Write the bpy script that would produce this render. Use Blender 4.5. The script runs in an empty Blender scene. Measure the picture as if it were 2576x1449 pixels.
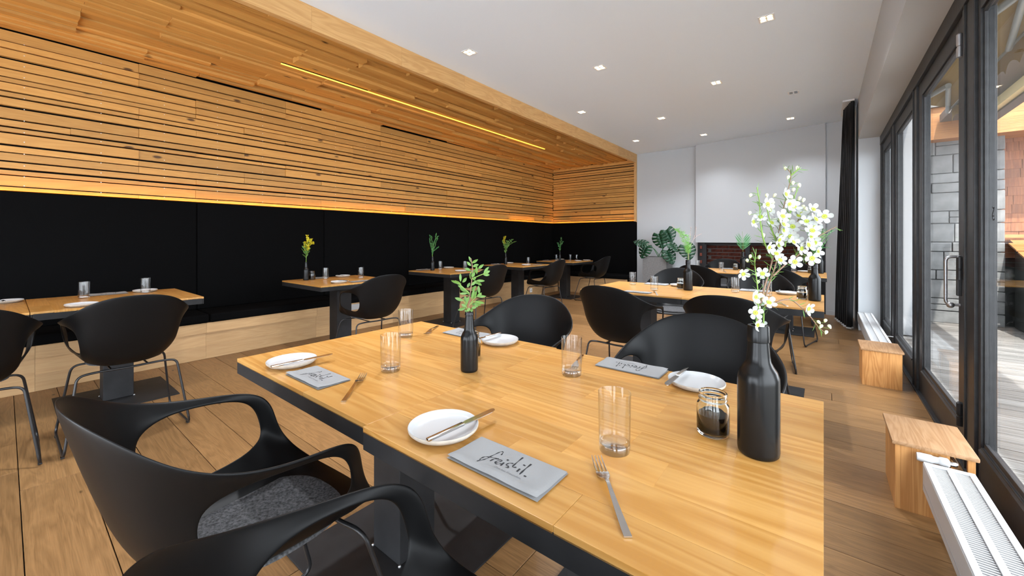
import bpy, bmesh, math, random
from mathutils import Vector, Matrix
R = random.Random(7)
SC = bpy.context.scene
COL = SC.collection
PI = math.pi

# ------------------------------------------------------------------ camera, sky, sun, exposure
cam = bpy.data.cameras.new('camera')
cam.sensor_fit = 'HORIZONTAL'; cam.sensor_width = 36.0
cam.lens = 36.0 * 1001.0 / 2576.0
cam.shift_y = -(724.5 - 603.0) / 2576.0
cam.clip_start = 0.02
camo = bpy.data.objects.new('camera', cam); COL.objects.link(camo)
camo.location = (0, 0, 1.194)
camo.rotation_euler = (PI / 2, 0, math.atan2(784, 1001))
SC.camera = camo

w = bpy.data.worlds.new('sky'); SC.world = w; w.use_nodes = True
bgn = w.node_tree.nodes['Background']
bgn.inputs[0].default_value = (0.90, 0.97, 1.06, 1); bgn.inputs[1].default_value = 4.0

sun = bpy.data.lights.new('sun', 'SUN'); sun.energy = 4.5; sun.angle = 0.01; sun.color = (1, 0.97, 0.92)
suno = bpy.data.objects.new('sun', sun); COL.objects.link(suno)
suno.rotation_euler = Vector((-0.23, 1.0, -1.45)).to_track_quat('-Z', 'Y').to_euler()
suno.location = (3, -6, 9)

SC.view_settings.view_transform = 'Standard'
SC.view_settings.look = 'None'
SC.view_settings.gamma = 1.0
SC.view_settings.use_curve_mapping = False
SC.view_settings.exposure = 1.42

# ------------------------------------------------------------------ materials
def nmat(name):
    m = bpy.data.materials.new(name); m.use_nodes = True
    nt = m.node_tree
    return m, nt, nt.nodes['Principled BSDF']

def N(nt, t, **kw):
    n = nt.nodes.new(t)
    for k, v in kw.items(): setattr(n, k, v)
    return n

def L(nt, a, b): nt.links.new(a, b)

def flat(name, col, rough=0.5, metal=0.0, spec=0.5, var=0.0, bump=0.0, bscale=200.0, sheen=0.0, trans=0.0, ior=1.45, nscale=6.0, coat=0.0):
    m, nt, p = nmat(name)
    p.inputs['Base Color'].default_value = (*col, 1)
    p.inputs['Roughness'].default_value = rough
    p.inputs['Metallic'].default_value = metal
    p.inputs['Specular IOR Level'].default_value = spec
    p.inputs['IOR'].default_value = ior
    if sheen: p.inputs['Sheen Weight'].default_value = sheen
    if coat: p.inputs['Coat Weight'].default_value = coat
    if trans: p.inputs['Transmission Weight'].default_value = trans
    if var or bump:
        tc = N(nt, 'ShaderNodeTexCoord')
    if var:
        no = N(nt, 'ShaderNodeTexNoise'); no.inputs['Scale'].default_value = nscale; no.inputs['Detail'].default_value = 6
        L(nt, tc.outputs['Object'], no.inputs['Vector'])
        r = N(nt, 'ShaderNodeValToRGB')
        r.color_ramp.elements[0].position = 0.3; r.color_ramp.elements[1].position = 0.7
        r.color_ramp.elements[0].color = (*[c * (1 - var) for c in col], 1)
        r.color_ramp.elements[1].color = (*[min(1, c * (1 + var)) for c in col], 1)
        L(nt, no.outputs['Fac'], r.inputs['Fac']); L(nt, r.outputs['Color'], p.inputs['Base Color'])
    if bump:
        nb = N(nt, 'ShaderNodeTexNoise'); nb.inputs['Scale'].default_value = bscale; nb.inputs['Detail'].default_value = 3
        L(nt, tc.outputs['Object'], nb.inputs['Vector'])
        b = N(nt, 'ShaderNodeBump'); b.inputs['Strength'].default_value = bump; b.inputs['Distance'].default_value = 0.002
        L(nt, nb.outputs['Fac'], b.inputs['Height']); L(nt, b.outputs['Normal'], p.inputs['Normal'])
    return m

def wood(name, dark, light, rough=0.45, grain=14.0, along=0.9, knots=0.0, rnd=0.25, bump=0.15, wear=0.0, spec=0.4, fine=0.35, ring=0.9):
    """grain runs along the object's X axis; every object gets its own offset and tone"""
    m, nt, p = nmat(name)
    p.inputs['Roughness'].default_value = rough
    p.inputs['Specular IOR Level'].default_value = spec
    tc = N(nt, 'ShaderNodeTexCoord'); oi = N(nt, 'ShaderNodeObjectInfo')
    mu = N(nt, 'ShaderNodeVectorMath', operation='SCALE'); mu.inputs[0].default_value = (37.0, 19.0, 53.0)
    L(nt, oi.outputs['Random'], mu.inputs['Scale'])
    ad = N(nt, 'ShaderNodeVectorMath', operation='ADD')
    L(nt, tc.outputs['Object'], ad.inputs[0]); L(nt, mu.outputs[0], ad.inputs[1])
    mp = N(nt, 'ShaderNodeMapping'); mp.inputs['Scale'].default_value = (along, grain, grain)
    L(nt, ad.outputs[0], mp.inputs['Vector'])
    n1 = N(nt, 'ShaderNodeTexNoise'); n1.inputs['Scale'].default_value = 1.0; n1.inputs['Detail'].default_value = 3; n1.inputs['Distortion'].default_value = 0.8
    L(nt, mp.outputs[0], n1.inputs['Vector'])
    # growth rings: sawtooth of a slow field
    ms = N(nt, 'ShaderNodeMath', operation='MULTIPLY'); ms.inputs[1].default_value = 9.0
    L(nt, n1.outputs['Fac'], ms.inputs[0])
    fr = N(nt, 'ShaderNodeMath', operation='PINGPONG'); fr.inputs[1].default_value = 0.5
    L(nt, ms.outputs[0], fr.inputs[0])
    mp2 = N(nt, 'ShaderNodeMapping'); mp2.inputs['Scale'].default_value = (along * 5, grain * 22, grain * 22)
    L(nt, ad.outputs[0], mp2.inputs['Vector'])
    n2 = N(nt, 'ShaderNodeTexNoise'); n2.inputs['Scale'].default_value = 1.0; n2.inputs['Detail'].default_value = 2
    L(nt, mp2.outputs[0], n2.inputs['Vector'])
    mx = N(nt, 'ShaderNodeMath', operation='MULTIPLY_ADD'); mx.inputs[1].default_value = fine; 
    L(nt, n2.outputs['Fac'], mx.inputs[0])
    m3 = N(nt, 'ShaderNodeMath', operation='MULTIPLY_ADD'); m3.inputs[1].default_value = ring; m3.inputs[2].default_value = 0.22 - ring * 0.25
    L(nt, fr.outputs[0], m3.inputs[0]); L(nt, m3.outputs[0], mx.inputs[2])
    rp = N(nt, 'ShaderNodeValToRGB')
    rp.color_ramp.elements[0].position = 0.15; rp.color_ramp.elements[1].position = 0.75
    rp.color_ramp.elements[0].color = (*dark, 1); rp.color_ramp.elements[1].color = (*light, 1)
    L(nt, mx.outputs[0], rp.inputs['Fac'])
    col = rp.outputs['Color']
    if knots:
        mk = N(nt, 'ShaderNodeMapping'); mk.inputs['Scale'].default_value = (2.2, 5.5, 5.5)
        L(nt, ad.outputs[0], mk.inputs['Vector'])
        vo = N(nt, 'ShaderNodeTexVoronoi'); vo.inputs['Scale'].default_value = 1.0
        L(nt, mk.outputs[0], vo.inputs['Vector'])
        kr = N(nt, 'ShaderNodeValToRGB')
        kr.color_ramp.elements[0].position = knots * 0.55; kr.color_ramp.elements[1].position = knots
        kr.color_ramp.elements[0].color = (1, 1, 1, 1); kr.color_ramp.elements[1].color = (0, 0, 0, 1)
        L(nt, vo.outputs['Distance'], kr.inputs['Fac'])
        mk2 = N(nt, 'ShaderNodeMix', data_type='RGBA')
        L(nt, kr.outputs['Color'], mk2.inputs['Factor']); L(nt, col, mk2.inputs['A'])
        mk2.inputs['B'].default_value = (dark[0] * 0.22, dark[1] * 0.2, dark[2] * 0.2, 1)
        col = mk2.outputs['Result']
    hs = N(nt, 'ShaderNodeHueSaturation')
    mr = N(nt, 'ShaderNodeMapRange'); mr.inputs['To Min'].default_value = 1 - rnd; mr.inputs['To Max'].default_value = 1 + rnd
    L(nt, oi.outputs['Random'], mr.inputs['Value']); L(nt, mr.outputs[0], hs.inputs['Value'])
    L(nt, col, hs.inputs['Color']); L(nt, hs.outputs['Color'], p.inputs['Base Color'])
    if bump:
        b = N(nt, 'ShaderNodeBump'); b.inputs['Strength'].default_value = bump; b.inputs['Distance'].default_value = 0.002
        L(nt, mx.outputs[0], b.inputs['Height']); L(nt, b.outputs['Normal'], p.inputs['Normal'])
    return m

def emit(name, col, s):
    m, nt, p = nmat(name)
    p.inputs['Base Color'].default_value = (*col, 1)
    p.inputs['Emission Color'].default_value = (*col, 1); p.inputs['Emission Strength'].default_value = s
    return m

def pane_glass(name, tint=(1, 1, 1), refl=1.0):
    m = bpy.data.materials.new(name); m.use_nodes = True; nt = m.node_tree
    nt.nodes.remove(nt.nodes['Principled BSDF'])
    out = nt.nodes['Material Output']
    t = N(nt, 'ShaderNodeBsdfTransparent'); t.inputs[0].default_value = (*tint, 1)
    g = N(nt, 'ShaderNodeBsdfGlossy'); g.inputs['Roughness'].default_value = 0.0
    lw = N(nt, 'ShaderNodeLayerWeight'); lw.inputs['Blend'].default_value = 0.5   # same from both sides of the sheet
    pw = N(nt, 'ShaderNodeMath', operation='POWER'); pw.inputs[1].default_value = 4.0
    L(nt, lw.outputs['Facing'], pw.inputs[0])
    mm = N(nt, 'ShaderNodeMath', operation='MULTIPLY_ADD'); mm.inputs[1].default_value = 0.8 * refl; mm.inputs[2].default_value = 0.035 * refl
    L(nt, pw.outputs[0], mm.inputs[0])
    mx = N(nt, 'ShaderNodeMixShader')
    L(nt, mm.outputs[0], mx.inputs[0]); L(nt, t.outputs[0], mx.inputs[1]); L(nt, g.outputs[0], mx.inputs[2])
    L(nt, mx.outputs[0], out.inputs['Surface'])
    return m

M = {}
M['slat'] = wood('pine_slat', (0.47, 0.228, 0.054), (0.61, 0.332, 0.090), rough=0.5, grain=9, knots=0.10, rnd=0.16, ring=0.5)
M['fascia'] = wood('pale_pine', (0.56, 0.31, 0.112), (0.69, 0.42, 0.172), rough=0.5, grain=8, knots=0.02, rnd=0.06, bump=0.05)
M['plinth'] = wood('plinth_pine', (0.47, 0.28, 0.125), (0.60, 0.39, 0.195), rough=0.5, ring=0.5, grain=8, knots=0.03, rnd=0.12, bump=0.05)
M['plank'] = wood('oak_plank', (0.122, 0.062, 0.022), (0.30, 0.162, 0.065), rough=0.36, grain=13, along=1.4, knots=0.06, rnd=0.20, bump=0.3, ring=0.45, fine=0.55)
M['stave'] = wood('lacquered_pine', (0.435, 0.203, 0.044), (0.57, 0.318, 0.098), rough=0.32, grain=9, along=0.7, knots=0.0, rnd=0.13, bump=0.02, spec=0.45, fine=0.25)
M['box'] = wood('box_pine', (0.40, 0.17, 0.045), (0.60, 0.30, 0.10), rough=0.45, grain=12, knots=0.0, rnd=0.1, bump=0.05)
M['lid'] = wood('lid_pine', (0.29, 0.15, 0.062), (0.41, 0.24, 0.12), rough=0.5, grain=12, rnd=0.05, bump=0.05)
M['steel'] = flat('raw_black_steel', (0.015, 0.015, 0.016), 0.55, 0.0, 0.3, var=0.35, bump=0.05, bscale=60, nscale=9)
M['steel_edge'] = flat('bare_steel_edge', (0.25, 0.25, 0.26), 0.4, 0.8)
M['shell'] = flat('matt_black_plastic', (0.0035, 0.0035, 0.0037), 0.41, 0, 0.2, bump=0.02, bscale=900)
M['rod'] = flat('black_lacquered_rod', (0.012, 0.012, 0.013), 0.35, 0.0, 0.5)
M['felt'] = flat('grey_felt', (0.085, 0.085, 0.088), 0.95, 0, 0.1, var=0.6, nscale=150, bump=0.6, bscale=500)
M['uphol'] = flat('black_wool', (0.0032, 0.0032, 0.0034), 0.95, 0, 0.06, bump=0.25, bscale=120)
M['wall'] = flat('white_paint', (0.52, 0.545, 0.565), 0.85, 0, 0.2, bump=0.02, bscale=300)
M['ceil'] = flat('ceiling_paint', (0.78, 0.875, 0.97), 0.9, 0, 0.2)
M['backing'] = flat('black_backing', (0.004, 0.004, 0.004), 0.9, 0, 0.1)
M['frame'] = flat('black_window_paint', (0.026, 0.026, 0.027), 0.40, 0, 0.4, var=0.25, nscale=25, bump=0.08, bscale=90)
M['pane'] = pane_glass('window_glass', (0.95, 0.955, 0.95), 0.5)
M['tumbler'] = pane_glass('clear_glass', (0.975, 0.98, 0.98), 3.0)
M['jarglass'] = flat('jar_glass', (0.97, 1, 0.98), 0.0, 0, 0.5, trans=1.0, ior=1.45)
M['thin'] = pane_glass('thin_glass', (0.985, 0.988, 0.985), 1.2)
M['bottle'] = flat('black_painted_glass', (0.006, 0.006, 0.006), 0.27, 0, 0.32, bump=0.08, bscale=60)
M['sauce'] = flat('dark_sauce', (0.006, 0.004, 0.003), 0.15, 0, 0.5)
M['glaze'] = flat('white_glaze', (0.49, 0.495, 0.50), 0.18, 0, 0.5)
M['clay'] = flat('beige_clay', (0.42, 0.37, 0.31), 0.7, 0, 0.3, var=0.1, nscale=80)
M['cutlery'] = flat('polished_steel', (0.62, 0.61, 0.60), 0.16, 1.0)
M['napkin'] = flat('grey_paper_cloth', (0.275, 0.275, 0.275), 0.9, 0, 0.2, bump=0.2, bscale=400)
M['print'] = flat('black_print', (0.02, 0.02, 0.022), 0.8)
M['subprint'] = flat('grey_print', (0.16, 0.16, 0.17), 0.8)
M['leaf'] = flat('fresh_leaf', (0.105, 0.215, 0.045), 0.45, 0, 0.4, var=0.25, nscale=20)
M['leafdark'] = flat('deep_leaf', (0.05, 0.16, 0.03), 0.45, 0, 0.4, var=0.25, nscale=20)
M['fern'] = flat('fern_leaf', (0.06, 0.22, 0.07), 0.5, 0, 0.4, var=0.2, nscale=20)
M['frond'] = flat('pale_frond', (0.20, 0.48, 0.10), 0.5, 0, 0.4, var=0.2, nscale=20)
M['monstera'] = flat('monstera_leaf', (0.008, 0.050, 0.022), 0.35, 0, 0.5, var=0.3, nscale=8)
M['stemg'] = flat('green_stem', (0.18, 0.30, 0.06), 0.55)
M['stemb'] = flat('brown_twig', (0.23, 0.14, 0.09), 0.65)
M['petal'] = flat('white_petal', (0.45, 0.465, 0.44), 0.55, 0, 0.3)
M['eye'] = flat('flower_eye', (0.36, 0.42, 0.06), 0.6)
M['bud'] = flat('pale_bud', (0.62, 0.64, 0.42), 0.55)
M['gold'] = flat('yellow_bloom', (0.58, 0.48, 0.02), 0.6)
M['seed'] = flat('pink_seed', (0.52, 0.38, 0.34), 0.7)
M['concrete'] = flat('fair_concrete', (0.20, 0.20, 0.20), 0.85, 0, 0.3, var=0.12, nscale=40, bump=0.3, bscale=90)
M['soil'] = flat('soil', (0.02, 0.015, 0.01), 0.95, bump=0.6, bscale=100)
M['brick'] = flat('dark_brick', (0.15, 0.042, 0.028), 0.85, 0, 0.3, var=0.4, nscale=25, bump=0.3)
M['mortar'] = flat('sooty_mortar', (0.25, 0.24, 0.23), 0.9)
M['iron'] = flat('black_iron', (0.02, 0.02, 0.022), 0.5, 0.4)
M['curtain'] = flat('black_curtain', (0.008, 0.008, 0.009), 0.9, 0, 0.2, sheen=0.12)
M['hem'] = flat('pale_hem', (0.5, 0.5, 0.5), 0.9)
M['rad'] = flat('white_enamel', (0.47, 0.47, 0.47), 0.3, 0, 0.5)
M['chrome'] = flat('chrome', (0.55, 0.55, 0.55), 0.2, 1.0)
M['zinc'] = flat('zinc', (0.42, 0.42, 0.43), 0.4, 0.9)
M['deck'] = wood('weathered_deck', (0.10, 0.092, 0.083), (0.25, 0.238, 0.222), rough=0.8, grain=12, along=0.6, rnd=0.22, bump=0.4)
M['stone'] = flat('grey_stone', (0.165, 0.165, 0.162), 0.9, 0, 0.2, var=0.28, nscale=9, bump=0.8, bscale=22)
M['render'] = flat('grey_render', (0.20, 0.20, 0.205), 0.9, bump=0.2)
M['joint'] = flat('stone_joint', (0.14, 0.14, 0.14), 0.95)
M['shingle'] = wood('cedar_shingle', (0.15, 0.052, 0.021), (0.26, 0.105, 0.044), rough=0.75, grain=12, along=0.5, rnd=0.22, bump=0.3)
M['cedar'] = wood('cedar_board', (0.27, 0.105, 0.030), (0.41, 0.19, 0.062), rough=0.65, grain=9, along=0.5, knots=0.06, rnd=0.12)
M['darkpanel'] = flat('dark_panel', (0.015, 0.018, 0.016), 0.4, 0, 0.4)
M['awning'] = flat('ochre_canvas', (0.42, 0.29, 0.12), 0.9, 0, 0.2, var=0.1, nscale=3)
M['alu'] = flat('grey_aluminium', (0.42, 0.46, 0.46), 0.4, 0.3)
M['gutter'] = flat('grey_gutter', (0.12, 0.11, 0.10), 0.6)
M['cream'] = flat('cream_board', (0.72, 0.60, 0.33), 0.7)
M['led'] = emit('amber_led', (1.0, 0.42, 0.02), 5.0)
M['led2'] = emit('amber_led_bright', (1.0, 0.45, 0.06), 22.0)
M['lamp'] = emit('warm_lamp', (1.0, 0.80, 0.55), 6.0)
M['lampoff'] = flat('dark_lamp', (0.10, 0.10, 0.10), 0.2)
M['screw'] = flat('screw_head', (0.75, 0.74, 0.72), 0.35, 0.6)
M['white'] = flat('white_plastic', (0.8, 0.8, 0.8), 0.35)
M['greypad'] = flat('pale_grey_cover', (0.38, 0.38, 0.38), 0.7)

# ------------------------------------------------------------------ mesh helpers
class MB:
    def __init__(s): s.V = []; s.F = []
    def add(s, V, F, m=None):
        o = len(s.V)
        s.V += [tuple(m @ Vector(v)) for v in V] if m is not None else [tuple(v) for v in V]
        s.F += [tuple(i + o for i in f) for f in F]; return s
    def box(s, x0, y0, z0, x1, y1, z1, m=None):
        V = [(x0, y0, z0), (x1, y0, z0), (x1, y1, z0), (x0, y1, z0), (x0, y0, z1), (x1, y0, z1), (x1, y1, z1), (x0, y1, z1)]
        return s.add(V, [(3, 2, 1, 0), (4, 5, 6, 7), (0, 1, 5, 4), (1, 2, 6, 5), (2, 3, 7, 6), (3, 0, 4, 7)], m)
    def cbox(s, c, d, b, m=None):
        """box with chamfered edges all round: centre c, size d, chamfer b"""
        bm = bmesh.new(); bmesh.ops.create_cube(bm, size=1.0)
        for v in bm.verts: v.co = Vector((c[0] + v.co.x * d[0], c[1] + v.co.y * d[1], c[2] + v.co.z * d[2]))
        bmesh.ops.bevel(bm, geom=bm.edges[:], offset=b, segments=2, profile=0.6, affect='EDGES')
        bm.verts.index_update()
        s.add([v.co[:] for v in bm.verts], [[v.index for v in f.verts] for f in bm.faces], m); bm.free(); return s
    def prism(s, poly, z0, z1, m=None):
        n = len(poly)
        V = [(x, y, z0) for x, y in poly] + [(x, y, z1) for x, y in poly]
        F = [tuple(range(n))[::-1], tuple(range(n, 2 * n))] + [(i, (i + 1) % n, n + (i + 1) % n, n + i) for i in range(n)]
        return s.add(V, F, m)
    def lathe(s, prof, n=24, m=None):
        V = []; F = []; k = len(prof)
        for i in range(n):
            a = 2 * PI * i / n
            for r, z in prof: V.append((max(r, 1e-5) * math.cos(a), max(r, 1e-5) * math.sin(a), z))
        for i in range(n):
            j = (i + 1) % n
            for q in range(k - 1): F.append((i * k + q, j * k + q, j * k + q + 1, i * k + q + 1))
        return s.add(V, F, m)
    def tube(s, path, r, n=8, closed=False, m=None):
        P = [Vector(p) for p in path]; k = len(P)
        rr = r if isinstance(r, (list, tuple)) else [r] * k
        V = []; F = []; up = None
        for i in range(k):
            if closed: t = (P[(i + 1) % k] - P[i - 1])
            else: t = P[min(i + 1, k - 1)] - P[max(i - 1, 0)]
            t.normalize()
            if up is None:
                up = Vector((0, 0, 1)) if abs(t.z) < 0.9 else Vector((1, 0, 0))
            up = (up - t * up.dot(t)); up.normalize(); sd = t.cross(up)
            for j in range(n):
                a = 2 * PI * j / n
                V.append(P[i] + (up * math.cos(a) + sd * math.sin(a)) * rr[i])
        for i in range(k if closed else k - 1):
            i2 = (i + 1) % k
            for j in range(n): F.append((i * n + j, i * n + (j + 1) % n, i2 * n + (j + 1) % n, i2 * n + j))
        if not closed: F += [tuple(range(n))[::-1], tuple(range((k - 1) * n, k * n))]
        return s.add(V, F, m)
    def ball(s, c, r, n=8, m=None, sc=(1, 1, 1)):
        prof = [(r * math.sin(PI * i / (n // 2 + 1)), -r * math.cos(PI * i / (n // 2 + 1))) for i in range(n // 2 + 2)]
        mm = Matrix.Translation(c) @ Matrix.Diagonal((*sc, 1))
        if m is not None: mm = m @ mm
        return s.lathe(prof, n, mm)
    def mesh(s, name, mat, smooth=None):
        me = bpy.data.meshes.new(name); me.from_pydata(s.V, [], s.F)
        for mm in (mat if isinstance(mat, (list, tuple)) else [mat]): me.materials.append(mm)
        if smooth is not None:
            me.shade_smooth(); me.set_sharp_from_angle(angle=math.radians(smooth))
        me.update(); return me
    def build(s, name, mat, parent=None, loc=(0, 0, 0), rot=(0, 0, 0), smooth=None):
        return put(name, s.mesh(name, mat, smooth), parent, loc, rot)

def put(name, me, parent=None, loc=(0, 0, 0), rot=(0, 0, 0)):
    o = bpy.data.objects.new(name, me); COL.objects.link(o)
    o.location = loc; o.rotation_euler = rot
    if parent is not None: o.parent = parent
    return o

def tag(o, label=None, cat=None, group=None, kind=None):
    if label: o['label'] = label
    if cat: o['category'] = cat
    if group: o['group'] = group
    if kind: o['kind'] = kind
    return o

def thing(name, label, cat, loc=(0, 0, 0), rz=0.0, group=None):
    return tag(put(name, None, None, loc, (0, 0, rz)), label, cat, group)

def struct(o): o['kind'] = 'structure'; return o

def dup(root, loc, rz=0.0, label=None, group=None):
    r = root.copy(); COL.objects.link(r); r.location = loc; r.rotation_euler = (0, 0, rz)
    if label: r['label'] = label
    if group: r['group'] = group
    for ch in list(root.children):
        c = ch.copy(); COL.objects.link(c); c.parent = r
        for g in list(ch.children):
            d = g.copy(); COL.objects.link(d); d.parent = c
    return r

def fillet(pts, rad, n=5):
    P = [Vector(p) for p in pts]; out = [P[0]]
    for i in range(1, len(P) - 1):
        a = (P[i - 1] - P[i]); b = (P[i + 1] - P[i])
        d = min(rad, a.length * 0.49, b.length * 0.49)
        p0 = P[i] + a.normalized() * d; p2 = P[i] + b.normalized() * d
        for k in range(n + 1):
            t = k / n; out.append((1 - t) ** 2 * p0 + 2 * t * (1 - t) * P[i] + t * t * p2)
    out.append(P[-1]); return out

def bez(pts, n=6):
    """Catmull-Rom through the points"""
    P = [Vector(p) for p in pts]; out = []
    for i in range(len(P) - 1):
        p0 = P[max(i - 1, 0)]; p1 = P[i]; p2 = P[i + 1]; p3 = P[min(i + 2, len(P) - 1)]
        for k in range(n):
            t = k / n
            out.append(0.5 * ((2 * p1) + (p2 - p0) * t + (2 * p0 - 5 * p1 + 4 * p2 - p3) * t * t + (3 * p1 - p0 - 3 * p2 + p3) * t ** 3))
    out.append(P[-1]); return out

# ------------------------------------------------------------------ room constants (metres; camera stands at the origin)
ZC = 3.05                 # ceiling
XF = -3.20                # front of the timber niche
XB = -5.35                # face of the timber wall
YE = 8.50                 # far end wall
YR = -3.2                 # wall behind the camera
XW = 0.58                 # face of the window wall
XD = 0.36                 # face of the plaster downstand
YN = 6.95                 # end of the window wall

# ------------------------------------------------------------------ floor
fl = MB().box(-5.6, YR - 0.1, -0.2, 0.66, YE + 0.5, -0.012).build('floor', M['backing']); struct(fl)
rows = [0.046, 0.262, 0.470, 0.678, 0.885, 1.10, 1.32, 1.54, 1.76, 1.973, 2.152, 2.337, 2.514, 2.784, 3.058, 3.354, 3.58]
y = rows[0]
while y > YR: y -= R.choice([0.18, 0.215, 0.27]); rows.insert(0, y)
y = rows[-1]
while y < YE + 0.3: y += R.choice([0.18, 0.215, 0.27]); rows.append(y)
for i in range(len(rows) - 1):
    y0, y1 = rows[i], rows[i + 1]
    x = -5.0 - R.uniform(0, 1.2)
    while x < 0.64:
        x2 = min(x + R.uniform(1.6, 2.6), 0.64)
        if 0.64 - x2 < 0.4: x2 = 0.64
        xa = max(x, -5.3)
        lx, ly = x2 - xa, y1 - y0; t = R.uniform(0, 0.0012)
        if lx > 0.05:
            MB().cbox((0, 0, 0), (lx - 0.003, ly - 0.003, 0.012 - t), 0.0015).build('plank', M['plank'], fl, ((xa + x2) / 2, (y0 + y1) / 2, -0.006 - t / 2))
        x = x2

# ------------------------------------------------------------------ ceilings and plaster walls
c = MB().box(XF - 0.02, YR - 0.1, ZC, 0.9, YE + 0.6, ZC + 0.2).build('ceiling', M['ceil']); struct(c)
# wall behind the camera: piers around two wide openings, added to let daylight in
wb = MB()
wb.box(-5.6, YR - 0.2, 0, -4.4, YR, ZC); wb.box(-2.35, YR - 0.2, 0, -2.05, YR, ZC); wb.box(0.2, YR - 0.2, 0, 0.9, YR, ZC)
wb.box(-4.4, YR - 0.2, 2.0, -2.35, YR, ZC); wb.box(-2.05, YR - 0.2, 2.0, 0.2, YR, ZC)
struct(wb.build('wall_rear', M['wall']))
# far wall: left field, slightly skewed chimney breast, right field
w1 = MB().box(XF, YE, 0, -1.90, YE + 0.2, ZC).build('wall_back', M['wall']); struct(w1)
br = MB().prism([(-1.985, 8.40), (0.025, 8.06), (0.025, 8.75), (-1.985, 8.95)], 1.14, ZC)
struct(br.build('wall_chimney', M['wall']))
rf = MB().prism([(0.025, 8.095), (0.45, 8.02), (0.45, 8.25), (0.025, 8.32)], 0, ZC)
struct(rf.build('wall_back_right', M['wall']))
struct(MB().prism([(0.03, 8.083), (0.45, 8.009), (0.45, 8.02), (0.03, 8.094)], 0, 0.07).build('baseboard_back', M['wall']))
struct(MB().box(XF + 0.03, YE - 0.012, 0, -1.99, YE, 0.07).build('baseboard_left', M['wall']))
# right side: wall past the window, downstand above the windows, soffit and reveal
rw = MB().box(XD, YN, 0, 0.64, 8.2, ZC).build('wall_right', M['wall']); struct(rw)
struct(MB().box(0.64, YN + 0.02, 0, 0.92, 8.45, 3.3).build('wall_outer', M['render']))
struct(MB().box(XD, YR, 2.52, 0.70, YN, ZC).build('trim_1', M['wall']))

# ------------------------------------------------------------------ timber niche: slatted wall, slatted ceiling, end wall
heights = [0.034, 0.062, 0.086, 0.05, 0.072]
MOD = 0.455
def slat_wall(parent, length_axis, face, z0, z1, a0, a1, name='slat'):
    """rows of pine slats; length_axis 'y' = left wall at X=face, 'x' = end wall at Y=face"""
    z = z0; first = True; prev = None
    while z < z1 - 0.02:
        hgt = R.choice([q for q in heights if q != prev]); prev = hgt
        if first: hgt = 0.03; first = False
        gap = R.choice([0.009, 0.013, 0.018])
        k = R.randint(-4, -1)
        a = a0 + (k * MOD if length_axis == 'y' else -R.choice([0.3, 0.9, 1.3]))
        while a < a1:
            ln = R.choice([2, 3, 3, 4]) * MOD
            b = a + ln
            s0, s1 = max(a, a0), min(b, a1)
            if s1 - s0 > 0.03:
                dep = R.choice([-0.006, 0.0, 0.008, 0.016])
                me = MB().box(-(s1 - s0) / 2 + 0.0008, -0.02, -hgt / 2, (s1 - s0) / 2 - 0.0008, 0.02, hgt / 2).mesh(name, M['slat'])
                mid = (s0 + s1) / 2
                if length_axis == 'y': put(name, me, parent, (face - 0.02 + dep, mid, z + hgt / 2), (0, 0, PI / 2))
                else: put(name, me, parent, (mid, face + 0.02 - dep, z + hgt / 2))
            a = b
        z += hgt + gap

wl = MB().box(XB - 0.30, YR, 0, XB - 0.06, YE + 0.3, ZC).build('wall_left', M['backing']); struct(wl)
slat_wall(wl, 'y', XB, 1.605, 2.94, -1.45, YE)
sc_ = MB()
for i in range(1, 22):
    yy = -1.45 + (i + 0.42) * MOD
    for q in range(14):
        z = 1.64 + q * 0.093 + R.uniform(-0.01, 0.01)
        sc_.add([(0.0205, yy + 0.004 * math.cos(2 * PI * j / 6), z + 0.004 * math.sin(2 * PI * j / 6)) for j in range(6)], [tuple(range(6))])
scr = sc_.build('screw_head', M['screw'], wl, (XB - 0.0035, 0, 0)); scr['kind'] = 'stuff'
we = MB().box(XB - 0.3, YE + 0.06, 0, XF + 0.0, YE + 0.3, ZC).build('wall_far_left', M['backing']); struct(we)
slat_wall(we, 'x', YE, 1.605, 2.93, XB + 0.005, XF - 0.05)
# ceiling slats
cs = MB().box(XB - 0.3, YR, 3.0, XF - 0.02, YE + 0.3, ZC).build('ceiling_niche', M['backing']); struct(cs)
x = XB + 0.004; prev = None; XL = -4.25
while x < XF - 0.06:
    wd = R.choice([0.06, 0.085, 0.05, 0.07])
    if x < XL - 0.012 < x + wd + 0.03: wd = max(0.02, XL - 0.014 - x)
    a = -1.45 + R.randint(-4, 0) * MOD
    nar = x > XF - 0.13
    while a < YE:
        ln = R.choice([2, 3, 3, 4]) * MOD; b = a + ln; s0, s1 = max(a, -1.45), min(b, YE - 0.005)
        if s1 - s0 > 0.03:
            dz = R.choice([-0.012, 0.0, 0.012, 0.024, 0.038, 0.05]) if not nar else 0.03
            if abs(x - XL) < 0.13: dz = R.choice([0.024, 0.034])
            me = MB().box(-(s1 - s0) / 2 + 0.001, -wd / 2, -0.03, (s1 - s0) / 2 - 0.001, wd / 2, 0.03).mesh('slat', M['slat'])
            put('slat', me, cs, (x + wd / 2, (s0 + s1) / 2, 2.955 + dz), (0, 0, PI / 2))
        a = b
    x += wd + R.choice([0.003, 0.004, 0.006])
    if abs(x - (XL - 0.012)) < 0.02: x = XL + 0.014
led = thing('led_strip', 'amber LED light line recessed in the slatted timber ceiling', 'light', (XL, 1.7, 2.944))
MB().box(-0.006, 0, 0.0, 0.006, 4.75, 0.006).build('diffuser', M['led'], led)
MB().box(-0.012, 0, 0.006, 0.012, 4.75, 0.012).build('housing', M['steel'], led)
led2 = thing('led_strip', 'hidden amber LED line along the top of the black back panels', 'light', (XB + 0.020, -1.4, 1.572))
MB().box(0, 0, 0, 0.012, 9.85, 0.004).build('diffuser', M['led2'], led2)
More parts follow.
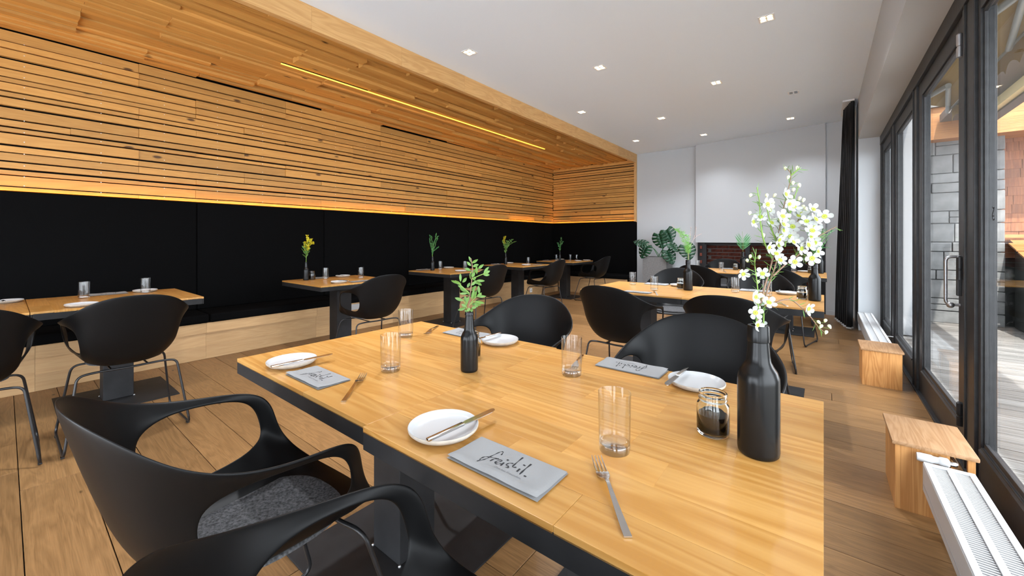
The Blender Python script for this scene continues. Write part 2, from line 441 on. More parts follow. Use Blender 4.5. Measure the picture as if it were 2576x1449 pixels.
MB().box(-0.002, 0, -0.004, 0.014, 9.85, 0.0).build('housing', M['steel'], led2)
led3 = thing('led_strip', 'hidden amber LED line above the end wall back panels', 'light', (XB + 0.09, YE - 0.032, 1.572))
MB().box(0, 0, 0, 2.0, 0.012, 0.004).build('diffuser', M['led2'], led3)
MB().box(0, -0.002, -0.004, 2.0, 0.014, 0.0).build('housing', M['steel'], led3)
# fascia board on the niche edge and the frame post at its far end
fz = MB().box(XF - 0.02, YR, 2.90, XF - 0.005, YE, ZC).build('trim_2', M['backing']); struct(fz)
yy = 1.506 - 0.855 * 6
while yy < YE - 0.05:
    y2 = min(yy + 0.855, YE)
    MB().box(-(y2 - yy) / 2 + 0.0008, -0.025, -0.0925, (y2 - yy) / 2 - 0.0008, 0.025, 0.0925).build('fascia_board', M['fascia'], fz, (XF - 0.025, (yy + y2) / 2, 2.9575), (0, 0, PI / 2))
    yy = y2
struct(MB().box(-0.62, -0.025, 0.0, 0.67, 0.025, 0.05).build('trim_3', M['fascia'], None, (XF, YE - 0.025, 2.2), (0, -PI / 2, 0)))

# ------------------------------------------------------------------ banquette
bq = thing('banquette_bench', 'long black upholstered banquette on a pale pine plinth along the slatted timber wall', 'bench', (0, 0, 0))
MB().box(-5.30, -1.45, 0.0, -4.91, YE - 0.02, 0.36).build('core', M['backing'], bq)
yy = -1.45
while yy < 7.9:
    y2 = min(yy + R.choice([1.1, 1.6, 2.0]), 7.97)
    ln = y2 - yy
    for z0, z1 in ((0.0, 0.13), (0.13, 0.258)):
        off = R.uniform(-0.3, 0.3) if z0 else 0
        MB().box(-ln / 2 + .0006, -0.015, -(z1 - z0) / 2 + .0006, ln / 2 - .0006, 0.015, (z1 - z0) / 2).build('plinth_board', M['plinth'], bq, (-4.895, (yy + y2) / 2, (z0 + z1) / 2), (0, 0, PI / 2))
    MB().box(-ln / 2 + .0006, -0.022, -0.05, ln / 2 - .0006, 0.022, 0.05).build('plinth_board', M['plinth'], bq, (-4.878, (yy + y2) / 2, 0.312), (0, 0, PI / 2))
    yy = y2
for k in range(8):
    y0 = 1.271 + (k - 2) * 1.372; y1 = min(y0 + 1.372, 7.98)
    if k == 7 or y1 - y0 < 0.1: continue
    MB().cbox((0, 0, 0), (0.055, y1 - y0 - 0.004, 1.14), 0.012).build('back_panel', M['uphol'], bq, (XB + 0.0625, (y0 + y1) / 2, 1.02), smooth=60)
    MB().cbox((0, 0, 0), (0.50, y1 - y0 - 0.006, 0.085), 0.022).build('seat_cushion', M['uphol'], bq, (-5.08, (y0 + y1) / 2, 0.408), smooth=60)
MB().cbox((0, 0, 0), (0.055, 0.44, 1.14), 0.012).build('back_panel', M['uphol'], bq, (XB + 0.0625, 8.205, 1.02), smooth=60)
be = thing('banquette_bench', 'short black upholstered bench return at the far end of the timber niche', 'bench', (0, 0, 0))
MB().box(-4.88, 8.02, 0, XF - 0.03, YE - 0.02, 0.36).build('core', M['backing'], be)
x0, x1 = -4.87, XF - 0.02
for z0, z1 in ((0.0, 0.13), (0.13, 0.258), (0.262, 0.362)):
    MB().box(-(x1 - x0) / 2, -0.015, -(z1 - z0) / 2 + .0006, (x1 - x0) / 2, 0.015, (z1 - z0) / 2).build('plinth_board', M['plinth'], be, ((x0 + x1) / 2, 8.0, (z0 + z1) / 2))
MB().cbox((0, 0, 0), (2.06, 0.055, 1.14), 0.012).build('back_panel', M['uphol'], be, (-4.235, YE - 0.0625, 1.02), smooth=60)
MB().cbox((0, 0, 0), (1.58, 0.50, 0.085), 0.022).build('seat_cushion', M['uphol'], be, (-4.02, 8.205, 0.408), smooth=60)
so = thing('wall_socket', 'white double power socket on the pine bench plinth', 'socket', (-4.872, 6.87, 0.125))
MB().cbox((0, 0, 0), (0.012, 0.085, 0.085), 0.004).build('cover_plate', M['white'], so, (0, 0, 0))
MB().lathe([(0, 0), (0.02, 0), (0.021, 0.002), (0, 0.002)], 16).build('outlet', M['rad'], so, (0.0062, 0, 0), (0, PI / 2, 0))
so2 = thing('wall_socket', 'pale grey cover plate on the pine plinth behind the second bench table', 'socket', (-4.858, 2.86, 0.31))
MB().cbox((0, 0, 0), (0.015, 0.16, 0.075), 0.004).build('cover_plate', M['greypad'], so2, (0, 0, 0))

# ------------------------------------------------------------------ fireplace
fp = thing('fireplace', 'brick lined fireplace recess with black steel frame under the white chimney breast', 'fireplace', (0, 0, 0))
MB().prism([(-1.90, 8.98), (0.02, 8.80), (0.02, 8.86), (-1.90, 9.04)], 0, 1.2).build('mortar_back', M['mortar'], fp)
MB().prism([(-1.96, 8.45), (-1.90, 8.45), (-1.90, 9.0), (-1.96, 9.0)], 0, 1.2).build('mortar_side', M['mortar'], fp)
MB().prism([(0.025, 8.1), (0.06, 8.1), (0.06, 8.9), (0.025, 8.9)], 0, 1.2).build('side_plate', M['iron'], fp)
MB().box(-1.96, 8.42, -0.01, 0.03, 8.9, 0.30).build('hearth', M['iron'], fp)
MB().prism([(-1.95, 8.46), (0.03, 8.13), (0.03, 8.9), (-1.95, 9.0)], 1.10, 1.14).build('hood', M['iron'], fp)
ang = math.atan2(-0.18, 1.92)
bme = MB().cbox((0, 0, 0), (0.205, 0.04, 0.058), 0.004).mesh('brick', M['brick'])
for r_ in range(11):
    z = 0.335 + r_ * 0.071
    for q in range(9):
        t = (q + (0.5 if r_ % 2 else 0.0)) * 0.218 + 0.08
        if t > 1.86: continue
        put('brick', bme, fp, (-1.90 + t * math.cos(ang), 8.972 + t * math.sin(ang) + R.uniform(-.003, .003), z), (0, 0, ang))
    for q in range(3):
        yb = 8.52 + q * 0.218 + (0.109 if r_ % 2 else 0)
        if yb < 8.9: put('brick', bme, fp, (-1.893 + R.uniform(-.003, .003), yb, z), (0, 0, PI / 2))
MB().box(-1.955, 8.44, 0.0, -1.80, 8.50, 1.14).build('frame_post', M['iron'], fp)
MB().box(-0.09, 8.13, 0.0, 0.024, 8.19, 1.14).build('frame_post', M['iron'], fp)
MB().box(-1.12, 8.30, 0.0, -1.05, 8.38, 1.14).build('frame_post', M['iron'], fp)

# ------------------------------------------------------------------ window wall
def bar(parent, name, y0, y1, z0, z1, x0=XW, x1=XW + 0.06, b=0.003):
    return MB().cbox(((x0 + x1) / 2, (y0 + y1) / 2, (z0 + z1) / 2), (x1 - x0, y1 - y0, z1 - z0), b).build(name, M['frame'], parent)

def sash(name, ya, yb, st=0.07, door=False):
    """frame between posts: ya near, yb far"""
    root = struct(put(name, None))
    bar(root, 'stile', ya, ya + st, 0.0, 2.41, XW + 0.012); bar(root, 'stile', yb - st, yb, 0.0, 2.41, XW + 0.012)
    bar(root, 'bottom_rail', ya + st, yb - st, 0.0, 0.20, XW + 0.012); bar(root, 'top_rail', ya + st, yb - st, 2.30, 2.41, XW + 0.012)
    MB().prism([(XW + 0.004, 0.186), (XW + 0.035, 0.214), (XW + 0.035, 0.18), (XW + 0.004, 0.175)], 0, yb - ya - 2 * st).build('sill_bead', M['frame'], root, (0, yb - st, 0), (PI / 2, 0, 0))
    for (z0, z1) in ((0.20, 0.225), (2.28, 2.30)): bar(root, 'glazing_bead', ya + st, yb - st, z0, z1, XW + 0.022, XW + 0.034, 0.002)
    for q in (ya + st, yb - st - 0.012): bar(root, 'glazing_bead', q, q + 0.012, 0.225, 2.28, XW + 0.022, XW + 0.034, 0.002)
    MB().box(XW + 0.036, ya + st, 0.2, XW + 0.042, yb - st, 2.3).build('pane', M['pane'], root)
    return root

posts = struct(put('trim_4', None))
for y0, y1 in ((6.86, 6.95), (5.79, 5.985), (4.47, 4.645), (2.93, 3.145), (1.20, 1.50), (-0.6, -0.3), (YR, YR + 0.15)):
    bar(posts, 'post', y0, y1, 0.0, 2.41, XW, XW + 0.075)
    bar(posts, 'post_bead', y0 + (y1 - y0) * 0.62, y0 + (y1 - y0) * 0.70, 0.0, 2.41, XW - 0.008, XW + 0.01)
bar(posts, 'head_rail', YR, YN, 2.41, 2.525, XW - 0.01, XW + 0.08)
bar(posts, 'sill_plate', YR, YN, -0.02, 0.012, XW - 0.012, XW + 0.10)
sash('window_1', 5.985, 6.86, 0.07)
sash('window_2', 4.645, 5.79, 0.085)
d1 = sash('door_1', 3.155, 4.46, 0.125)
sash('window_3', 1.50, 2.93, 0.045)
sash('window_4', -0.3, 1.20, 0.07)
sash('window_5', YR + 0.15, -0.6, 0.07)
hd = MB().tube(fillet([(XW + 0.01, 3.235, 1.10), (XW - 0.045, 3.235, 1.10), (XW - 0.045, 3.235, 0.835), (XW + 0.01, 3.235, 0.835)], 0.03), 0.008, 10)
hd.ball((XW - 0.03, 3.215, 0.835), 0.017, 10)
hd.build('handle', M['zinc'], d1, smooth=50)['label'] = 'grey metal pull handle'
lk = MB().cbox((XW - 0.002, 3.19, 0.97), (0.02, 0.03, 0.16), 0.004).build('lock_case', M['frame'], d1)
for z in (2.17, 0.20, 0.98):
    hg = MB().lathe([(0, 0), (0.013, 0), (0.013, 0.05), (0.010, 0.052), (0.010, 0.058), (0.013, 0.06), (0.013, 0.12), (0.006, 0.128), (0, 0.128)], 12)
    hg.build('hinge', M['zinc'] if z > 2 else M['frame'], d1, (XW - 0.008, 3.150, z), smooth=40)
stk = MB().tube(bez([(0, 0.012, 0.035), (0, 0.0, 0.028), (0, -0.012, 0.033), (0, -0.006, 0.020), (0, 0.010, 0.004), (0, 0.012, -0.014), (0, 0.0, -0.026), (0, -0.014, -0.02)], 4), 0.0022, 5)
stk.ball((0, -0.005, -0.008), 0.004, 6)
wn3 = bpy.data.objects['window_3']
sk = stk.build('sticker', M['print'], wn3, (XW + 0.0335, 2.80, 1.31)); sk['label'] = 'small black curl printed on the glass'

# ------------------------------------------------------------------ curtain
cu = thing('curtain', 'floor length black curtain drawn aside beside the far window', 'curtain', (0, 0, 0))
V = []; F = []; nu, nv = 90, 14
for j in range(nv + 1):
    t = j / nv; z = 2.99 * (1 - t) + 0.04
    for i in range(nu + 1):
        s = i / nu
        sp = 0.55 + 0.45 * t ** 0.8
        yy = 6.88 + s * 0.82 * sp + 0.03 * (1 - t)
        xx = 0.335 - s * 0.13 * sp - 0.01 - (0.018 + 0.022 * t) * (1 + math.sin(s * 44 + 0.9 * math.sin(t * 3))) + 0.008 * math.sin(s * 90 + t * 2)
        V.append((xx, yy, z))
for j in range(nv):
    for i in range(nu):
        a = j * (nu + 1) + i; F.append((a, a + 1, a + nu + 2, a + nu + 1))
mb = MB().add(V, F); oc = mb.build('cloth', M['curtain'], cu, smooth=80)
md = oc.modifiers.new('s', 'SOLIDIFY'); md.thickness = 0.004
MB().box(0.20, 6.9, 3.03, 0.32, 7.7, 3.05).build('rail', M['white'], cu)
hm = [(v[0], v[1], 0.022) for v in V[-(nu + 1):]]
MB().tube(hm[::2], 0.012, 6).build('hem', M['hem'], cu)['label'] = 'pale grey hem on the floor'

# ------------------------------------------------------------------ downlights
def downlight(x, y, label, on=True):
    t = thing('downlight', label, 'ceiling light', (x, y, ZC), 0.0, 'square recessed downlights')
    fr = MB()
    a, b = 0.058, 0.047
    for (x0, y0, x1, y1) in ((-a, -a, a, -b), (-a, b, a, a), (-a, -b, -b, b), (b, -b, a, b)): fr.box(x0, y0, -0.004, x1, y1, 0.0)
    fr.box(-b, -0.003, -0.003, b, 0.003, 0.0); fr.box(-0.003, -b, -0.003, 0.003, b, 0.0)
    fr.build('frame', M['white'], t)
    for sx in (-1, 1):
        for sy in (-1, 1):
            MB().lathe([(0, -0.0008), (0.017, -0.0008), (0.019, -0.0015), (0.019, -0.0025), (0, -0.0025)][::-1], 12).build('lamp', M['lamp'] if on else M['lampoff'], t, (sx * 0.024, sy * 0.024, 0))
            MB().box(-0.0215, -0.0215, -0.0006, 0.0215, 0.0215, 0.0).build('reflector', M['zinc'] if not on else M['cream'], t, (sx * 0.024, sy * 0.024, 0))  # lit lamps: warm glow put into the reflector colour as cream
    if on:
        l = bpy.data.lights.new('spot', 'SPOT'); l.energy = 65 if y < 6.9 else 28; l.color = (0.95, 0.985, 1.04); l.spot_size = 2.1; l.spot_blend = 0.8; l.shadow_soft_size = 0.04
        lo = bpy.data.objects.new('spot', l); COL.objects.link(lo); lo.parent = t; lo.location = (0, 0, -0.012)
    return t
for x, y, lb, on in (
    (-2.76, 2.84, 'square recessed downlight nearest the timber fascia, closest to the viewer', True),
    (-1.90, 3.96, 'square recessed downlight second in the diagonal row from the fascia', True),
    (-1.00, 5.19, 'square recessed downlight third in the diagonal row, right of the ceiling middle', True),
    (-0.377, 3.94, 'largest square recessed downlight, top right of the ceiling', True),
    (-0.30, 6.14, 'unlit dark square downlight near the curtain', False),
    (-2.77, 5.18, 'square recessed downlight close to the fascia, middle of its row', True),
    (-1.95, 6.19, 'small square downlight left of the ceiling middle towards the far wall', True),
    (-1.67, 7.63, 'small square downlight just in front of the chimney breast', True),
    (-0.40, 7.42, 'small square downlight on the far right near the curtain top', True),
    (-2.77, 7.31, 'farthest square downlight, beside the far end of the fascia', True),
    (-1.90, 1.60, 'square downlight above the front tables, out of the picture', True),
    (-2.77, 0.6, 'square downlight near the fascia, out of the picture', True)):
    downlight(x, y, lb, on)

# ------------------------------------------------------------------ tables
TS = 0.862
def make_table():
    t = thing('dining_table', '', 'table', (0, 0, 0), 0, 'square pine tables on black steel pedestals')
    h = TS / 2
    ap = MB()
    ap.cbox((0, -h + 0.004, 0.7175), (TS - 0.0012, 0.008, 0.045), 0.0012); ap.cbox((0, h - 0.004, 0.7175), (TS - 0.0012, 0.008, 0.045), 0.0012)
    ap.cbox((-h + 0.004, 0, 0.7175), (0.008, TS - 0.018, 0.045), 0.0012); ap.cbox((h - 0.004, 0, 0.7175), (0.008, TS - 0.018, 0.045), 0.0012)
    ap.build('steel_apron', M['steel'], t)
    top = MB().box(-h + 0.009, -h + 0.009, 0.712, h - 0.009, h - 0.009, 0.735).build('tabletop', M['lid'], t)
    n = 9; rr = random.Random(3)
    for i in range(n):
        y0 = -h + TS * i / n; y1 = -h + TS * (i + 1) / n
        cuts = [-h] + sorted(rr.sample([-0.28, -0.2, -0.1, 0.0, 0.1, 0.19, 0.29], rr.choice([1, 2, 2]))) + [h]
        for a, b in zip(cuts[:-1], cuts[1:]):
            MB().cbox((0, 0, 0), (b - a, y1 - y0, 0.015), 0.0012 if (i in (0, n - 1)) else 0.0003).build('stave', M['stave'], top, ((a + b) / 2, (y0 + y1) / 2, 0.7425))
    pd = MB().cbox((0, 0, 0.353), (0.165, 0.165, 0.69), 0.004).build('pedestal', M['steel'], t)
    MB().box(-0.36, -0.04, 0.690, 0.36, 0.04, 0.712).build('cross_bar', M['steel'], t)
    MB().cbox((0, 0, 0.0035), (0.62, 0.62, 0.007), 0.0015).build('base_plate', M['steel'], t)
    for sx, sy in ((1, 1), (1, -1), (-1, 1), (-1, -1)):
        MB().ball((sx * 0.084, sy * 0.084, 0.009), 0.006, 8).build('weld_bead', M['zinc'], t)
    return t
tb = make_table()
G_T = 'square pine tables on black steel pedestals'
tabs = dict(
    FL=(-1.294, 0.968, 'foreground left pine table beside the two white glasses and small bottle with green sprig'),
    FR=(-0.431, 0.957, 'foreground right pine table carrying the big bottle of white flowers'),
    ML=(-1.292, 3.63, 'left pine table of the middle pair, with the tall bottle holding a pale green frond'),
    MR=(-0.428, 3.63, 'right pine table of the middle pair behind the white flowers'),
    BL=(-1.27, 6.40, 'left pine table of the rear pair in front of the brick fireplace'),
    BR=(-0.40, 6.40, 'right pine table of the rear pair beside the curtain'),
    W0b=(-4.235, -0.335, 'pine bench table cut off by the left edge of the picture'),
    W0=(-4.235, 0.530, 'pine bench table at left behind the two nearest wall chairs'),
    W1=(-4.205, 2.295, 'pine bench table with the small bottle of yellow goldenrod'),
    W2=(-4.255, 4.01, 'pine bench table with the small bottle of thin green twigs'),
    W3=(-4.29, 5.64, 'pine bench table with the small bottle of one yellow and one green spray'),
    W4=(-4.28, 7.27, 'farthest pine bench table in the corner of the timber niche'))
for i, (k, (x, y, lb)) in enumerate(tabs.items()):
    if i == 0: tb.location = (x, y, 0); tb['label'] = lb
    else: dup(tb, (x, y, 0), 0 if i % 2 else PI, lb)

# ------------------------------------------------------------------ chairs
def make_chair():
    t = thing('shell_armchair', '', 'chair', (0, 0, 0), 0, 'black plastic shell armchairs')
    C1 = [(0, -.16, .452), (.07, -.155, .452), (.13, -.13, .455), (.16, -.10, .463), (.17, -.06, .467), (.175, -.02, .468), (.178, .03, .468), (.178, .07, .467), (.178, .105, .466), (.175, .14, .464), (.16, .18, .460), (.08, .195, .456), (0, .20, .455)]
    C2 = [(0, -.25, .53), (.09, -.243, .53), (.165, -.222, .545), (.212, -.185, .59), (.206, -.13, .548), (.205, -.075, .538), (.210, -.02, .540), (.218, .03, .545), (.229, .07, .553), (.240, .097, .572), (.195, .172, .478), (.09, .215, .458), (0, .22, .457)]
    C3 = [(0, -.302, .70), (.10, -.29, .70), (.182, -.258, .70), (.228, -.198, .69), (.260, -.125, .716), (.267, -.04, .712), (.264, .03, .703), (.262, .078, .682), (.259, .100, .642), (.250, .106, .597), (.210, .190, .488), (.10, .235, .456), (0, .24, .454)]
    C4 = [(0, -.35, .885), (.107, -.335, .877), (.192, -.29, .842), (.25, -.23, .79), (.283, -.15, .752), (.286, -.045, .730), (.272, .055, .721), (.253, .115, .700), (.237, .142, .655), (.230, .152, .585), (.225, .207, .497), (.115, .257, .450), (0, .264, .447)]
    C0 = [(x * 0.5, (y - .02) * 0.5 + .02, .448) for x, y, z in C1]
    C34 = [tuple((a + b) / 2 for a, b in zip(p, q)) for p, q in zip(C3, C4)]
    rowsC = [C0, C1, C2, C3, C34, C4]
    n = 24
    def col(k):
        return (k, 1) if k <= 12 else (24 - k, -1)
    V = [(0, .02, .446)]; F = []
    for r in rowsC:
        for k in range(n):
            i, sg = col(k); x, y, z = r[i]; V.append((x * sg, y, z))
    for k in range(n):
        k2 = (k + 1) % n
        F.append((0, 1 + k, 1 + k2))
        for q in range(5):
            i0 = min(col(k)[0], col(k2)[0])
            if q == 2 and 3 <= i0 <= 8: continue
            F.append((1 + q * n + k, 1 + (q + 1) * n + k, 1 + (q + 1) * n + k2, 1 + q * n + k2))
    me = MB().add(V, F).mesh('shell', M['shell'])
    tmp = bpy.data.objects.new('tmp', me); COL.objects.link(tmp)
    a = tmp.modifiers.new('s', 'SOLIDIFY'); a.thickness = 0.009; a.offset = 0
    b = tmp.modifiers.new('u', 'SUBSURF'); b.levels = 3; b.render_levels = 3
    dg = bpy.context.evaluated_depsgraph_get(); dg.update()
    m2 = bpy.data.meshes.new_from_object(tmp.evaluated_get(dg)); m2.name = 'shell'; m2.shade_smooth()
    bpy.data.objects.remove(tmp)
    put('shell', m2, t)
    # felt pad
    pr = MB(); nn = 40; pv = []
    def sup(a, rx, ry): 
        cx, sx = math.cos(a), math.sin(a); e = 2 / 2.6
        return (rx * math.copysign(abs(cx) ** e, cx), 0.02 + ry * math.copysign(abs(sx) ** e, sx))
    Vp = []; Fp = []
    for rr, z in ((0.0, .4555), (.6, .4560), (.95, .4625), (1.0, .4620), (1.0, .4660), (.97, .4690), (.6, .4640), (0.0, .4615)):
        for i in range(nn):
            q = sup(2 * PI * i / nn, 0.172 * rr, 0.172 * rr) if rr else (0, .02); Vp.append((q[0], q[1], z))
    for r in range(7):
        for i in range(nn): Fp.append((r * nn + i, r * nn + (i + 1) % nn, (r + 1) * nn + (i + 1) % nn, (r + 1) * nn + i))
    MB().add(Vp, Fp).build('seat_pad', M['felt'], t, smooth=60)['label'] = 'round grey felt pad'
    # sled frame
    zf = 0.0135; fx = 0.272
    fr = MB()
    loop = [(0, -0.135, 0.428), (0.15, -0.135, 0.432), (0.218, -0.14, 0.425), (fx, -0.20, zf), (fx, 0.285, zf), (0.215, 0.165, 0.432), (0.12, 0.15, 0.430), (0, 0.15, 0.430)]
    pth = fillet(loop, 0.05, 6)
    path = pth + [Vector((-p.x, p.y, p.z)) for p in pth[::-1]][1:-1]
    fr.tube(path, 0.0065, 8, closed=True)
    fr.tube([(0.08, -0.135, 0.431), (0.08, 0.15, 0.430)], 0.005, 6); fr.tube([(-0.08, -0.135, 0.431), (-0.08, 0.15, 0.430)], 0.005, 6)
    fr.build('sled_frame', M['rod'], t, smooth=60)
    for sx in (-1, 1):
        for yy in (-0.15, 0.23):
            MB().cbox((sx * fx, yy, 0.0045), (0.016, 0.03, 0.007), 0.002).build('glide', M['rod'], t)
    return t
ch = make_chair()
chairs = [
    (-1.152, 0.405, 0.043, 'armchair with visible grey seat pad at the foreground left table'),
    (-0.412, 0.390, -0.018, 'armchair nearest of all, cut by the bottom edge of the picture'),
    (-1.239, 1.560, 3.308, 'armchair facing the viewer behind the foreground left table'),
    (-0.374, 1.500, 3.20, 'armchair facing the viewer behind the foreground right table'),
    (-1.181, 2.872, -0.075, 'armchair seen from the back at the middle left table'),
    (-0.430, 2.846, -0.059, 'armchair seen from the back at the middle right table'),
    (-1.251, 4.360, 3.247, 'armchair facing the viewer behind the middle left table'),
    (-0.490, 4.540, 3.26, 'armchair facing the viewer behind the middle right table'),
    (-1.240, 5.672, -0.172, 'armchair seen from the back at the rear left table'),
    (-0.384, 5.703, -0.235, 'armchair seen from the back at the rear right table'),
    (-1.295, 7.130, 3.16, 'armchair facing the viewer in front of the fireplace bricks'),
    (-0.400, 7.130, 3.16, 'armchair behind the rear right table, hidden by the white flowers'),
    (-3.424, 0.468, 1.577, 'armchair seen from the back at the bench table on the left'),
    (-3.439, -0.152, 1.558, 'armchair cut off by the left edge of the picture'),
    (-3.449, 2.190, 1.512, 'armchair at the bench table with the yellow goldenrod'),
    (-3.575, 3.915, 1.443, 'armchair half hidden by the foreground leaf sprig'),
    (-3.607, 5.467, 1.546, 'armchair at the third bench table, beside the white wall socket'),
    (-3.606, 7.204, 1.559, 'armchair at the farthest bench table in the niche corner')]
for i, (x, y, rz, lb) in enumerate(chairs):
    lb = 'black shell ' + lb
    if i == 0: ch.location = (x, y, 0); ch.rotation_euler = (0, 0, rz); ch['label'] = lb
    else: dup(ch, (x, y, 0), rz, lb)
#--PART2--
# ------------------------------------------------------------------ things on the tables
ZT = 0.75
GP = {'glass': 'clear straight tumblers', 'plate': 'small white side plates', 'jar': 'glass jars of dark sauce', 'napkin': 'grey printed napkins',
      'knife': 'steel table knives', 'fork': 'steel table forks', 'bottles': 'small black bottle vases', 'bottleb': 'big black bottle vases'}
proto = {}
def p_glass():
    t = thing('tumbler', '', 'glass', (0, 0, 0), 0, GP['glass'])
    MB().lathe([(0, 0.0), (0.029, 0.0), (0.0312, 0.002), (0.0320, 0.008), (0.0322, 0.017), (0.0312, 0.0185), (0.0302, 0.0175), (0.027, 0.0150), (0, 0.0140)], 40).build('base', M['tumbler'], t, smooth=40)
    MB().lathe([(0.0322, 0.0175), (0.0338, 0.1225), (0.0336, 0.1240), (0.0330, 0.1240), (0.0326, 0.1225), (0.0312, 0.0175)], 40).build('wall', M['thin'], t, smooth=60)
    return t
def p_plate():
    t = thing('side_plate', '', 'plate', (0, 0, 0), 0, GP['plate'])
    MB().lathe([(0, 0.0), (0.056, 0.0), (0.058, 0.002), (0.072, 0.006), (0.0795, 0.013), (0.0805, 0.018), (0.0795, 0.0195), (0.078, 0.0185), (0.0775, 0.017)], 48).build('clay_body', M['clay'], t, smooth=50)
    MB().lathe([(0.0795, 0.0197), (0.0778, 0.0190), (0.074, 0.0125), (0.068, 0.0095), (0.05, 0.0085), (0, 0.0083), (0, 0.006), (0.07, 0.006)], 48).build('glaze', M['glaze'], t, smooth=60)
    return t
def p_jar():
    t = thing('sauce_jar', '', 'jar', (0, 0, 0), 0, GP['jar'])
    MB().lathe([(0, 0), (0.030, 0), (0.0335, 0.004), (0.0342, 0.012), (0.0342, 0.062), (0.033, 0.069), (0.0292, 0.074), (0.0288, 0.078), (0.0302, 0.080), (0.0302, 0.082), (0.0288, 0.084), (0.0288, 0.088), (0.0300, 0.090), (0.0298, 0.094), (0.0282, 0.0955), (0.0265, 0.094), (0.0265, 0.076), (0.0305, 0.068), (0.0318, 0.060), (0.0318, 0.010), (0.028, 0.0055), (0, 0.005)], 36).build('jar_body', M['jarglass'], t, smooth=45)
    MB().lathe([(0, 0.0052), (0.0279, 0.0057), (0.0316, 0.0102), (0.0316, 0.046), (0, 0.046)], 30).build('sauce', M['sauce'], t, smooth=40)
    return t
def p_bottle(big):
    t = thing('bottle_vase', '', 'bottle', (0, 0, 0), 0, GP['bottleb' if big else 'bottles'])
    if big:
        pr = [(0, 0), (0.034, 0), (0.0375, 0.004), (0.0385, 0.012), (0.0385, 0.150), (0.0380, 0.160), (0.034, 0.173), (0.027, 0.184), (0.0228, 0.193), (0.0212, 0.205), (0.0190, 0.232)]
        lip = [(0.0188, 0.232), (0.0205, 0.233), (0.0207, 0.236), (0.0200, 0.264), (0.0190, 0.266), (0.0135, 0.266), (0.0130, 0.262), (0.0130, 0.240), (0.0, 0.238)]
    else:
        pr = [(0, 0), (0.027, 0), (0.0290, 0.003), (0.0295, 0.009), (0.0295, 0.106), (0.0285, 0.116), (0.0235, 0.128), (0.0182, 0.136), (0.0168, 0.145), (0.0135, 0.187)]
        lip = [(0.0134, 0.187), (0.0150, 0.188), (0.0152, 0.192), (0.0142, 0.194), (0.0142, 0.199), (0.0132, 0.2), (0.0095, 0.2), (0.0095, 0.19), (0, 0.188)]
    MB().lathe(pr, 36).build('body', M['bottle'], t, smooth=50)
    MB().lathe(lip, 30).build('mouth_ring', M['bottle'], t, smooth=35)
    return t
def p_knife():
    t = thing('table_knife', '', 'knife', (0, 0, 0), 0, GP['knife'])
    MB().cbox((-0.052, 0, 0.003), (0.100, 0.011, 0.006), 0.0018).build('handle', M['cutlery'], t, smooth=40)
    ol = [(-0.002, -0.0045), (0.012, -0.0075), (0.06, -0.0085), (0.085, -0.0080), (0.098, -0.004), (0.102, 0.003), (0.098, 0.0075), (0.085, 0.0085), (0.01, 0.0075), (-0.002, 0.0045)]
    MB().prism(ol, 0.0018, 0.0038).build('blade', M['cutlery'], t)
    return t
def p_fork():
    t = thing('table_fork', '', 'fork', (0, 0, 0), 0, GP['fork'])
    # handle strip with gentle lift, neck, head with four tines; along +x
    xs = [-0.115, -0.10, -0.05, 0.0, 0.012, 0.022, 0.034, 0.046]
    ws = [0.0062, 0.0060, 0.0048, 0.0032, 0.0040, 0.0085, 0.0118, 0.0122]
    zs = [0.002, 0.002, 0.006, 0.0125, 0.012, 0.0085, 0.005, 0.0045]
    V = []; F = []
    for x, ww, z in zip(xs, ws, zs): V += [(x, -ww, z - .0010), (x, ww, z - .0010), (x, ww, z + .0012), (x, -ww, z + .0012)]
    for i in range(len(xs) - 1):
        for j in range(4): F.append((4 * i + j, 4 * i + (j + 1) % 4, 4 * i + 4 + (j + 1) % 4, 4 * i + 4 + j))
    F += [(3, 2, 1, 0), tuple(4 * (len(xs) - 1) + j for j in range(4))]
    MB().add(V, F).build('handle', M['cutlery'], t, smooth=40)
    for k in range(4):
        yy = -0.0096 + k * 0.0064
        MB().tube([(0.045, yy, 0.0046), (0.062, yy, 0.0046), (0.080, yy, 0.0075), (0.092, yy * 0.96, 0.0115)], [0.0016, 0.0016, 0.0013, 0.0006], 6).build('tine', M['cutlery'], t, smooth=50)
    return t
STR = [[(-25.3, 18.7), (-28.0, 27.2), (-33.1, 27.8), (-35.8, 18.9), (-37.7, 3.1), (-37.7, -12.1), (-39.7, -21.6), (-43.5, -33.1)], [(-43.5, -33.1), (-44.0, -25.6), (-46.0, -22.4), (-46.2, -13.8), (-41.5, -6.7), (-30.8, -0.6), (-20.3, 2.2)], [(-20.3, 2.2), (-26.2, -3.6), (-26.9, -13.7)], [(-14.3, -11.9), (-11.3, -5.8), (-9.7, 1.9), (-15.2, 1.0), (-16.9, -8.2), (-15.4, -14.0), (-9.0, -14.9), (-4.8, -8.7)], [(-1.6, -3.8), (-0.5, -12.6)], [(-2.1, 9.3), (-0.5, 8.9)], [(14.3, 4.8), (8.0, 1.7), (6.9, -6.5), (13.2, -7.8), (16.7, -11.0), (11.9, -13.1)], [(16.6, 34.3), (19.1, 11.4), (21.0, -4.2), (26.8, -2.6)], [(36.6, -2.7), (37.1, -10.3)], [(34.5, 14.5), (36.1, 14.3)], [(42.4, 26.2), (44.2, 4.2), (46.2, -14.2)], [(56.8, -13.8), (58.4, -13.8)]]
def nap_z(x, y):      # upper surface of the folded napkin
    e = max(0.0, (y + 0.052) / 0.104)
    return 0.0085 + 0.004 * math.exp(-((e - 0.05) / 0.16) ** 2) - 0.0025 * e + 0.0012 * math.sin(x * 60 + y * 40) * math.sin(y * 45 + 1)
